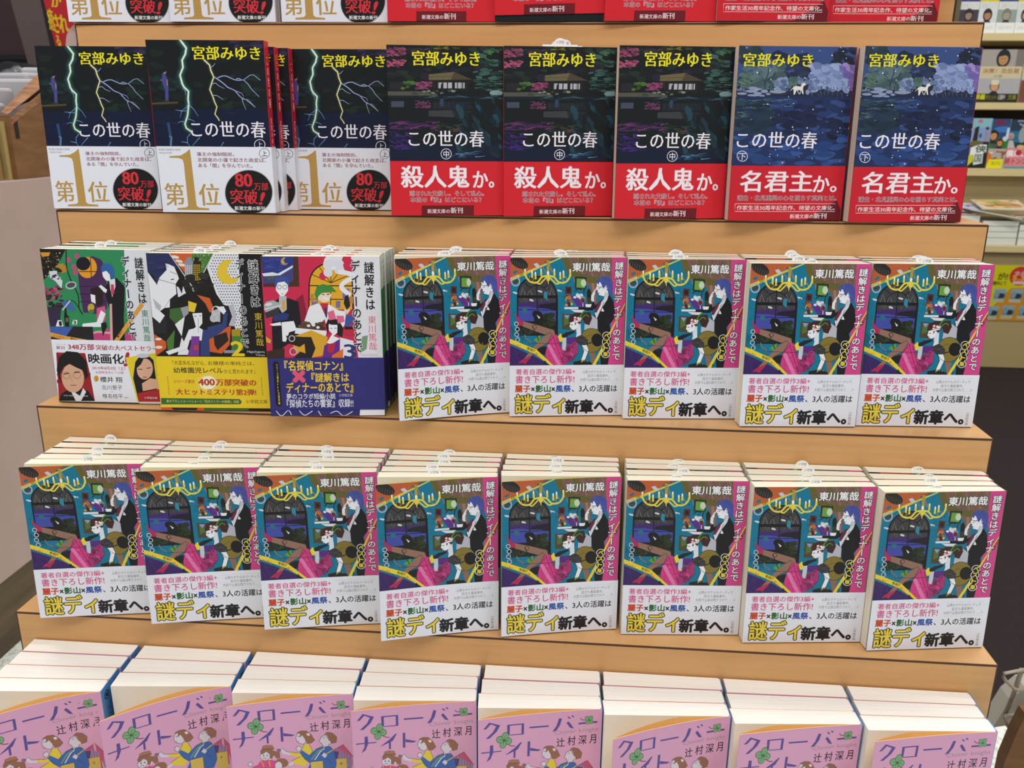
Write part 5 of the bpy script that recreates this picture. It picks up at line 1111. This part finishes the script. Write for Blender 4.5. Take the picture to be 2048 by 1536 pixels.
def c3(p):
    p.rect(2010, 230, 2080, 340, '#24394e'); p.rect(2010, 262, 2080, 285, '#2f6a88'); p.text('マ', 2028, 241, 2052, 256, '#8d949a', 0.03); face(p, 2019, 272, 5, '#9aa4b4', '#c08460'); p.poly([(2012, 300), (2016, 281), (2024, 281), (2032, 300)], '#b9bdb8'); p.ell(2042, 270, 8, 16, '#8f9ca0'); p.rect(2010, 296, 2080, 334, '#d9888c'); p.text('僕は、', 2015, 301, 2050, 314, '#f2e6e6', 0.04); p.text('終トンズ', 2014, 317, 2060, 329, '#b8404a', 0.04); p.ell(2040, 306, 6, 6, '#b82f34'); p.rect(2010, 334, 2080, 340, '#4a98a6'); p.ell(2042, 294, 8, 4, '#d8b470')
comic(1940, 1977.5, 237, 'pale blue comic with a man in black, lower bookcase shelf', c1)
comic(1978, 2014.5, 238, 'blue and green comic with a dark-haired man, lower bookcase shelf', c2)
comic(2015, 2062, 239, 'navy comic with a pink and red band, lower bookcase shelf', c3)
comic(2063, 2110, 239, 'plain teal comic beyond the navy comic, lower bookcase shelf', lambda p: (p.rect(2000, 230, 2120, 340, '#3a6f7c'), p.rect(2000, 300, 2120, 340, '#e0d8c4')))

# thick books and magazines lying on the ledge
LZ = -0.016
WHT = noisy('white_page_edges', (0.72, 0.74, 0.62), (0.84, 0.85, 0.73), 90, (0.2, 0.2, 8), 0.8, 3)
def lying(label, x0, x1, y0, y1, z0, t, cov, group):
    e = empty('thick_magazine', ((x0 + x1) / 2, (y0 + y1) / 2, z0)); tag(e, label, 'magazine', group)
    hx, hy = (x1 - x0) / 2, (y1 - y0) / 2
    box('page_block', (-hx, -hy, 0.0012), (hx, hy, t - 0.0014), WHT, e); cm = mat('magazine_cover', cov, 0.4)
    bm = bmesh.new(); add_box(bm, (-hx, -hy, 0.0002), (hx, hy, 0.0012)); add_box(bm, (-hx, -hy, t - 0.0014), (hx, hy, t - 0.0004)); add_box(bm, (hx - 0.0006, -hy, 0.0002), (hx + 0.0004, hy, t - 0.0004)); bm_obj('cover', bm, cm, e)
    return z0 + t
xa, xb, xc = at(1905, 440, 2.99).x, at(1965, 440, 2.99).x, at(2041, 440, 2.99).x
z = LZ + 0.0003
for k, t in enumerate((0.028, 0.030, 0.030, 0.030)):
    z = lying(f"thick white-edged magazine, {ORD[k]} from the bottom in the stack nearest the step display", xa, xb - 0.012, 2.985, 3.16, z, t, ('#b8b49c', '#9aa08c', '#c0b49c', '#b03a2e')[k], 'stacked thick magazines on the bookcase ledge')
zA = z; z = LZ + 0.0003
for k, t in enumerate((0.030, 0.024, 0.022, 0.022)):
    z = lying(f"thick white-edged magazine, {ORD[k]} from the bottom in the stack above the yellow poster", xb, xc - 0.008, 2.98, 3.16, z, t, ('#a8ac90', '#a8a488', '#a69a86', '#8a8a7c')[k], 'stacked thick magazines on the bookcase ledge')
zB = z; z = LZ + 0.0003
for k, t in enumerate((0.030, 0.028, 0.026)):
    z = lying(f"thick white-edged magazine, {ORD[k]} from the bottom in the stack farthest from the display", xc, xc + 0.15, 2.985, 3.16, z, t, ('#a8ac90', '#b0b48c', '#7a8a94')[k], 'stacked thick magazines on the bookcase ledge')
def glossy(label, pts, z, tilt, pal, seed):
    cx = sum(p[0] for p in pts) / 4; cy = sum(p[1] for p in pts) / 4
    e = empty('glossy_magazine', (cx, cy, z), tilt); tag(e, label, 'magazine', 'loose magazines on the stacks')
    q = [(x - cx, y - cy, 0.0005) for x, y in pts]
    prism('page_block', q, (0, 0, 0.003), WHT, e)
    p = Print(200, 160); rg = random.Random(seed); p.rect(-1, -1, 201, 161, pal[0])
    blobs(p, 26, 10, 10, 190, 150, 10, 34, pal[1:], seed, 0.6, 0.3); p.rect(10, 6, 120, 30, pal[-1]); p.text('週刊ニュース', 14, 8, 112, 28, pal[1], 0.02)
    f = homography([(0, 160), (200, 160), (0, 0), (200, 0)], [pts[0], pts[1], pts[3], pts[2]])
    def place(x, y, zz, y0):
        u = f((x, y)); return (u[0] - cx, u[1] - cy, 0.0037 + zz / 1000)
    v = [(x, y, 0.0034) for x, y, _ in q] + [(x, y, 0.0037) for x, y, _ in q]
    link('cover', print_mesh('cover', [(p, 0, place)], [(v, [(0, 1, 2, 3), (4, 5, 6, 7), (0, 1, 5, 4), (1, 2, 6, 5), (2, 3, 7, 6), (3, 0, 4, 7)], lin(pal[0]))]), e)
glossy('red and grey magazine lying under the blue one, ledge of the bookcase', [(xa + 0.01, 2.99), (xb - 0.03, 2.985), (xb - 0.02, 3.14), (xa + 0.01, 3.15)], zA + 0.001, (0, 0, 0), ['#b8796c', '#8f8a86', '#a04a3c', '#c9c4be', '#8a8f98'], 311)
glossy('grey blue magazine sagging between two stacks, ledge of the bookcase', [(xb - 0.06, 2.975), (xc - 0.01, 2.955), (xc + 0.00, 3.10), (xb - 0.06, 3.12)], (zA + zB) / 2 + 0.014, (0, math.radians(9), 0), ['#a8b4c4', '#7a86a4', '#b8bca8', '#d0d4cc', '#8a8a6c'], 312)
glossy('pastel magazine topmost at the display end, ledge of the bookcase', [(xa + 0.005, 3.04), (xb + 0.02, 3.02), (xb + 0.03, 3.15), (xa + 0.005, 3.155)], zA + 0.020, (math.radians(12), math.radians(3), 0), ['#d4cfe0', '#8a8ab8', '#b8a8cc', '#dcdfe4', '#5a6088', '#e4d0dc'], 313)
glossy('orange and green food magazine beside the pastel one, ledge of the bookcase', [(xb + 0.01, 3.03), (xc + 0.05, 3.02), (xc + 0.05, 3.155), (xb + 0.01, 3.155)], zB + 0.052, (math.radians(12), 0, 0), ['#e6d2b0', '#d8a070', '#8ab060', '#f0e8d8', '#b87a4a', '#d8c05a'], 314)
glossy('dark red magazine on the farther stack, ledge of the bookcase', [(xc - 0.03, 2.97), (xc + 0.12, 2.97), (xc + 0.12, 3.03), (xc - 0.02, 3.03)], zB + 0.016, (0, 0, 0), ['#a85a50', '#7a4a4a', '#c8948a', '#4a3434', '#b8b0a8'], 315)

# yellow poster on the front of the cabinet
pa, pb, pc = at(1984, 530, 2.998), at(2100, 530, 2.998), at(2000, 641, 2.998)
pw, ph = pb.x - pa.x, pa.z - pc.z
po = Print(pw * 1000, ph * 1000, [(1984, 530), (2100, 530), (1984, 641), (2100, 641)])
po.rect(1980, 525, 2105, 645, '#c9c60f'); po.poly([(1984, 645), (1980, 632), (2030, 575), (2105, 572), (2105, 645)], '#c98a1a')
po.text('！が!!', 1988, 545, 2020, 559, '#3c3a18', 0.03); po.text('展開中にて', 1986, 562, 2019, 570, '#3c3a18', 0.03)
pts = [(2044 + (22 if k % 2 else 20) * math.cos(2 * math.pi * k / 44), 551 + (20 if k % 2 else 18) * math.sin(2 * math.pi * k / 44)) for k in range(44)]
po.poly(pts, '#c0362a'); po.text('全品', 2032, 541, 2056, 549, '#e2b0b0', 0.02); po.text('5.3', 2030, 550, 2054, 559, '#d6b030', 0.04); po.rect(2032, 561, 2056, 567, '#dcb8c4')
for x, y in ((1998, 577), (2032, 577), (2066, 577), (1989, 612), (2021, 610), (2054, 610)):
    po.rect(x, y, x + 24, y + 20, '#6f8890'); po.rect(x, y, x + 24, y + 8, '#8aa6b4'); po.ell(x + 14, y + 14, 8, 5, '#2e3634'); po.ell(x + 6, y + 11, 5, 7, '#7a9aa2'); po.rect(x - 2, y + 20, x + 22, y + 27, '#b4b49c')
v, f = quad_box(0, pw, 0, 0, 0.0012, 0.0012, 0, ph)
poster = link('poster', print_mesh('poster', [(po, 0, place_front(ph))], [(v, f, lin('#c9c60f'))]))
poster.location = (pa.x, 2.9985 - 0.0012, pc.z)
tag(poster, 'yellow and orange poster taped to the front of the cream bookcase cabinet', 'poster')

# ------------------------------------------------------------------ wire rack and carton at the right
WIRE = mat('beige_wire', '#a89a86', 0.4)
YR = 0.33
rk = empty('wire_rack', (at(2030, 1400, YR).x, YR, FZ)); tag(rk, 'beige wire rack standing on the terrazzo beside the display steps', 'rack')
def rp(name, pxs, r=0.0022):
    bm = bmesh.new(); add_tube(bm, [at(x, y, YR + d) for x, y, d in pxs], r); o = bm_obj(name, bm, WIRE, rk, True); o.location = -rk.location; return o
rp('loop', [(2075, 1333, 0.05), (2044, 1340, 0.01), (2008, 1347, 0), (2006, 1352, 0), (2012, 1362, 0), (2028, 1377, 0), (2034, 1380, 0), (2060, 1378, 0.03), (2090, 1374, .06)])
rp('post', [(2044, 1338, 0.02), (2036, 1362, 0.02), (2026, 1392, 0.02), (2010, 1430, 0.02)], 0.0032)
rp('loop', [(2090, 1420, 0.06), (2046, 1427, 0.03), (2012, 1432, 0), (2009, 1437, 0), (2013, 1447, 0), (2030, 1465, 0), (2050, 1487, 0.01), (2080, 1515, 0.02)])
rp('brace', [(2013, 1445, 0.012), (2022, 1458, 0.014), (2036, 1470, 0.016)], 0.0035)
GREY = mat('grey_white_plastic', '#aca89a', 0.5)
pl = prism('rack_tray', [at(1986, 1455, YR + 0.08), at(2020, 1400, YR + 0.08), at(2050, 1375, YR + 0.08), at(2110, 1368, YR + 0.08), at(2110, 1440, YR + 0.08), at(2020, 1450, YR + 0.08)], (0, 0.03, 0), GREY, rk); pl.location = -rk.location
lg = [at(2060, 1390, YR + 0.06)]
bm = bmesh.new(); add_tube(bm, [at(2090, 1374, YR + .06), Vector((at(2090, 1374, YR + .06).x, YR + 0.06, FZ))], 0.0025); add_tube(bm, [at(2100, 1515, YR + .02), Vector((at(2100, 1515, YR + .02).x, YR + 0.02, FZ))], 0.0025)
o = bm_obj('leg', bm, WIRE, rk); o.location = -rk.location
CARD = noisy('brown_cardboard', '#74502f', '#86603a', 14, (1, 1, 5), 0.75)
c0 = at(2009, 1525, 0.30)
ct = empty('carton', (c0.x + 0.1, 0.33, FZ)); tag(ct, 'brown cardboard carton leaning below the beige wire rack', 'carton')
q = [at(2009, 1525, 0.30), at(2033, 1468, 0.30), at(2052, 1430, 0.30), at(2200, 1440, 0.30)]
q = q + [Vector((q[3].x, 0.30, FZ + 0.0006)), Vector((q[0].x, 0.30, FZ + 0.0006))]
o = prism('body', q, (0, 0.02, 0), CARD, ct); o.location = -ct.location

# ------------------------------------------------------------------ display island at the left with a carton and a bag on it
PINK = noisy('pinkish_grey_laminate', (0.45, 0.335, 0.30), (0.53, 0.40, 0.36), 3.5, (1, 1, 1), 0.45, 8, 0.35, 0.65)
ISX = -0.56; ZT = 0.335; ZB = -0.402
isl = empty('display_island', (-1.0, 1.0, FZ)); tag(isl, 'pinkish grey laminate display island with a brown plinth beside the steps', 'display island')
def ipart(name, a, b, m, bev=0.0):
    o = box(name, a, b, m, isl, bev); o.location = -isl.location; return o
BROWN = noisy('brown_wood_plinth', '#4e3f2b', '#6a583c', 5, (1, 1, 12), 0.5, 5)
ipart('body', (-1.5, 0.15, ZB), (ISX, 1.75, ZT), PINK, 0.002)
ipart('plinth', (-1.49, 0.16, FZ), (ISX - 0.001, 1.74, ZB), BROWN)
cb = empty('cardboard_box', (-0.70, 1.08, ZT)); tag(cb, 'open brown cardboard box with dark tape standing on the pinkish island', 'box')
bx0, bx1, by0, by1, bh = -0.86, -0.566, 0.945, 1.36, 0.118
t = 0.005
def cpart(name, a, b, m=CARD): 
    o = box(name, a, b, m, cb); o.location = -cb.location; return o
cpart('wall', (bx0, by0, ZT + .0005), (bx1, by0 + t, ZT + bh)); cpart('wall', (bx0, by1 - t, ZT + .0005), (bx1, by1, ZT + bh))
cpart('wall', (bx0, by0 + t, ZT + .0005), (bx0 + t, by1 - t, ZT + bh)); o = prism('wall', [(bx1 - t, by0 + t, ZT + .0005), (bx1 - t, by1 - t, ZT + .0005), (bx1 - t, by1 - t, ZT + .20), (bx1 - t, by0 + 0.16, ZT + .182), (bx1 - t, by0 + t, ZT + bh - 0.006)], (t, 0, 0), CARD, cb); o.location = -cb.location; cpart('bottom', (bx0 + t, by0 + t, ZT + .0005), (bx1 - t, by1 - t, ZT + 0.006))
PEACH = noisy('frayed_card_edge', '#7c5236', '#a87c58', 30, (1, 1, 6), 0.8)
o = prism('torn_edge', [(bx1, by0 + t, ZT + bh - 0.016), (bx1, by0 + 0.16, ZT + .168), (bx1, by1 - t, ZT + .19), (bx1, by1 - t, ZT + .202), (bx1, by0 + 0.16, ZT + .184), (bx1, by0 + t, ZT + bh - 0.004)], (0.001, 0, 0), PEACH, cb); o.location = -cb.location
o = prism('flap', [(bx1 - t - 0.001, by0 + t, ZT + bh), (bx1 - t - 0.001, by0 + 0.16, ZT + .186), (bx1 - t - 0.001, by1 - t, ZT + .205), (bx1 - 0.035, by1 - t, ZT + .215), (bx1 - 0.035, by0 + 0.16, ZT + .196), (bx1 - 0.03, by0 + 0.02, ZT + bh + 0.004)], (0.002, 0, 0.003), PEACH, cb); o.location = -cb.location
o = box('tape', (bx1, by0 + 0.012, ZT + bh - 0.042), (bx1 + 0.0006, by0 + 0.024, ZT + bh - 0.0006), mat('dark_tape', '#2e2320', 0.4), cb); o.location = -cb.location
o = box('edge_board', (bx1 - 0.035, by0 - 0.012, ZT + .0005), (bx1 - 0.010, by0 - 0.0005, ZT + bh - 0.01), mat('yellow_board', '#a8935c', 0.7), cb); o.location = -cb.location
yc = empty('punched_carton', (-0.70, 0.84, ZT)); tag(yc, 'yellowish carton with punched holes in front of the cardboard box, pinkish island', 'carton')
o = box('body', (-0.80, 0.79, ZT + 0.0006), (-0.582, 0.925, ZT + 0.105), mat('yellow_card', '#8f7440', 0.75), yc); o.location = -yc.location
bm = bmesh.new()
for k in range(6):
    for y in (0.84, 0.885):
        r = bmesh.ops.create_cone(bm, cap_ends=True, segments=12, radius1=0.0035, radius2=0.0035, depth=0.0008)
        for q in r['verts']: q.co = Vector((-0.582 + q.co.z, y + q.co.y, ZT + 0.018 + k * 0.014 + q.co.x))
o = bm_obj('punched_hole', bm, mat('hole_dark', '#2a2018', 0.9), yc); o.location = -yc.location
# white foam blocks and a crumpled bag in the box
FOAM = mat('white_foam', '#b4b0b2', 0.7); rf = random.Random(3)
k = 0
for bxp, byp, h_, s, r in ((-0.665, 0.992, .135, (.10, .05), .25), (-0.70, 1.062, .165, (.12, .055), -.15), (-0.665, 1.135, .185, (.11, .05), .2), (-0.72, 1.205, .20, (.13, .05), -.2), (-0.67, 1.28, .215, (.12, .05), .1)):
    s = (s[0], s[1], h_)
    bm = bmesh.new(); add_box(bm, (-s[0] / 2, -s[1] / 2, 0), (s[0] / 2, s[1] / 2, s[2]), 0.006); o = bm_obj('foam_block', bm, FOAM, None)
    o.location = (bxp, byp, ZT + 0.0065); o.rotation_euler = (0, 0, r)
    tag(o, f"pale foam packing block, {ORD[k]} from the near end inside the cardboard box", 'packing', 'foam blocks in the cardboard box'); k += 1
def crumple(name, label, cat, c, rx, ry, rz, m, seed, amp):
    bm = bmesh.new(); bmesh.ops.create_icosphere(bm, subdivisions=5, radius=1)
    from mathutils import noise
    for v in bm.verts:
        n = noise.noise(v.co * 2.2 + Vector((seed, 0, 0))) * amp + abs(noise.noise(v.co * 5 + Vector((0, seed, 0)))) * amp * 0.7
        v.co = Vector((v.co.x * rx, v.co.y * ry, v.co.z * rz)) * (1 + n)
        v.co.z = max(v.co.z, -rz * 0.97)
    o = bm_obj(name, bm, m, None, True); o.location = c; tag(o, label, cat); return o
BAG = mat('silvery_plastic', '#8a8a90', 0.12, 0.55, 0.8)
crumple('plastic_bag', 'crumpled silvery plastic bag behind the foam blocks on the island', 'bag', (-0.86, 1.50, ZT + 0.113), 0.16, 0.075, 0.115, BAG, 4, 0.22)
crumple('cloth_bundle', 'black cloth bundle lying behind the silvery plastic bag on the island', 'bag', (-1.00, 1.685, ZT + 0.1235), 0.22, 0.045, 0.125, mat('black_cloth', '#141216', 0.8), 9, 0.15)
# things further behind
cab = empty('cabinet', (-1.6, 2.3, FZ)); tag(cab, 'dark plum cabinet far behind the pinkish island', 'cabinet')
PLUM = mat('plum_panel', '#3a2528', 0.5)
o = box('body', (-2.4, 2.05, FZ + 0.0005), (-0.98, 2.6, 1.3), PLUM, cab, 0.004); o.location = -cab.location
o = box('bottom_rail', (-2.4, 2.03, 0.622), (-0.98, 2.0495, 0.636), mat('black_rail', '#121014', 0.5), cab); o.location = -cab.location
# sloping grey sign board with the red banner
lb = empty('sign_board', (-0.85, 1.9, FZ)); tag(lb, 'grey brown sloping sign board with a dark edge behind the cardboard box', 'sign board')
YB_ = 1.90
lbp = [at(18, -10, YB_), at(79, -10, YB_), at(128, 215, YB_), at(150, 330, YB_), at(96, 330, YB_), at(65, 160, YB_)]
o = prism('board', lbp, (0, 0.02, 0), mat('grey_brown_board', '#574b47', 0.6), lb); o.location = -lb.location
o = prism('edge', [at(79, -10, YB_ - .002), at(87, -10, YB_ - .002), at(158, 330, YB_ - .002), at(150, 330, YB_ - .002)], (0, 0.022, 0), mat('black_edge', '#1c1618', 0.5), lb); o.location = -lb.location
xx = at(123, 330, YB_).x
o = box('stand_foot', (xx - 0.03, YB_ + 0.0, FZ), (xx + 0.03, YB_ + 0.02, at(123, 328, YB_).z), mat('grey_brown_board', '#574b47', 0.6), lb); o.location = -lb.location
RED = '#b5222a'; yv = YB_ - 0.004
corners = [at(84, -12, yv), at(152, -12, yv), at(120, 130, yv), at(172, 130, yv)]
f = homography([(84, -12), (152, -12), (120, 130), (172, 130)], [(c.x, c.z) for c in corners])
pr = Print(1, 1); pr.clip = (-1e4, -1e4, 1e4, 1e4)
bp = [(84, -12), (156, -12), (152, 20), (156, 36), (150, 52), (140, 62), (136, 75), (134, 100), (136, 130), (121, 130)]
pr.raw(bp, [tuple(range(len(bp)))], RED); Yl = '#d8c01c'
pr.line([(150, 44), (149, 50), (139, 62)], 1.2, '#d8a030')
def gl(ch, x0, y0, x1, y1, x2, y2, x3, y3, b=0.03):
    vs, fs, (u0, v0, u1, v1) = glyphs(ch); h = homography([(u0, v1), (u1, v1), (u0, v0), (u1, v0)], [(x0, y0), (x1, y1), (x2, y2), (x3, y3)])
    for j, (dx, dy) in enumerate(((0, 0), (b * 26, 0), (-b * 26, 0), (0, b * 20), (0, -b * 20))):
        pr.raw([(h(p)[0] + dx, h(p)[1] + dy) for p in vs], fs, Yl, L=2 + j * 0.1)
gl('か', 98, -16, 122, -18, 104, 14, 122, 14); gl('癒', 92, 15, 104, 18, 100, 60, 112, 62, 0.01); gl('さ', 105, 26, 115, 30, 110, 66, 120, 66); gl('れ', 116, 27, 132, 34, 121, 66, 139, 64); gl('る', 111, 70, 118, 72, 116, 94, 124, 95, 0.02)
vb = [(*f(p), 0) for p in bp]; nb = len(vb)
base = [([(x, yv, z) for x, z, _ in vb] + [(x, yv + 0.002, z) for x, z, _ in vb], [tuple(range(nb)), tuple(range(2 * nb - 1, nb - 1, -1))] + [(i, nb + i, nb + (i + 1) % nb, (i + 1) % nb) for i in range(nb)], lin(RED))]
def place(x, y, z, y0):
    u = f((x, y)); return (u[0], yv - 0.0005 - z / 1000, u[1])
bn = link('banner', print_mesh('banner', [(pr, 0, place)], base)); tag(bn, 'red banner with yellow Japanese lettering fixed to the sloping grey sign board', 'banner')
# rounded pale bracket at the side of the display
br = [at(131, 92, 0.236), at(133, 70, 0.236), at(138, 60, 0.236), at(147, 50, 0.236), at(152, 48, 0.236), at(154, 92, 0.236)]
o = prism('side_bracket', br, (0, 0.012, 0), PINK, stand); o.location = -stand.location
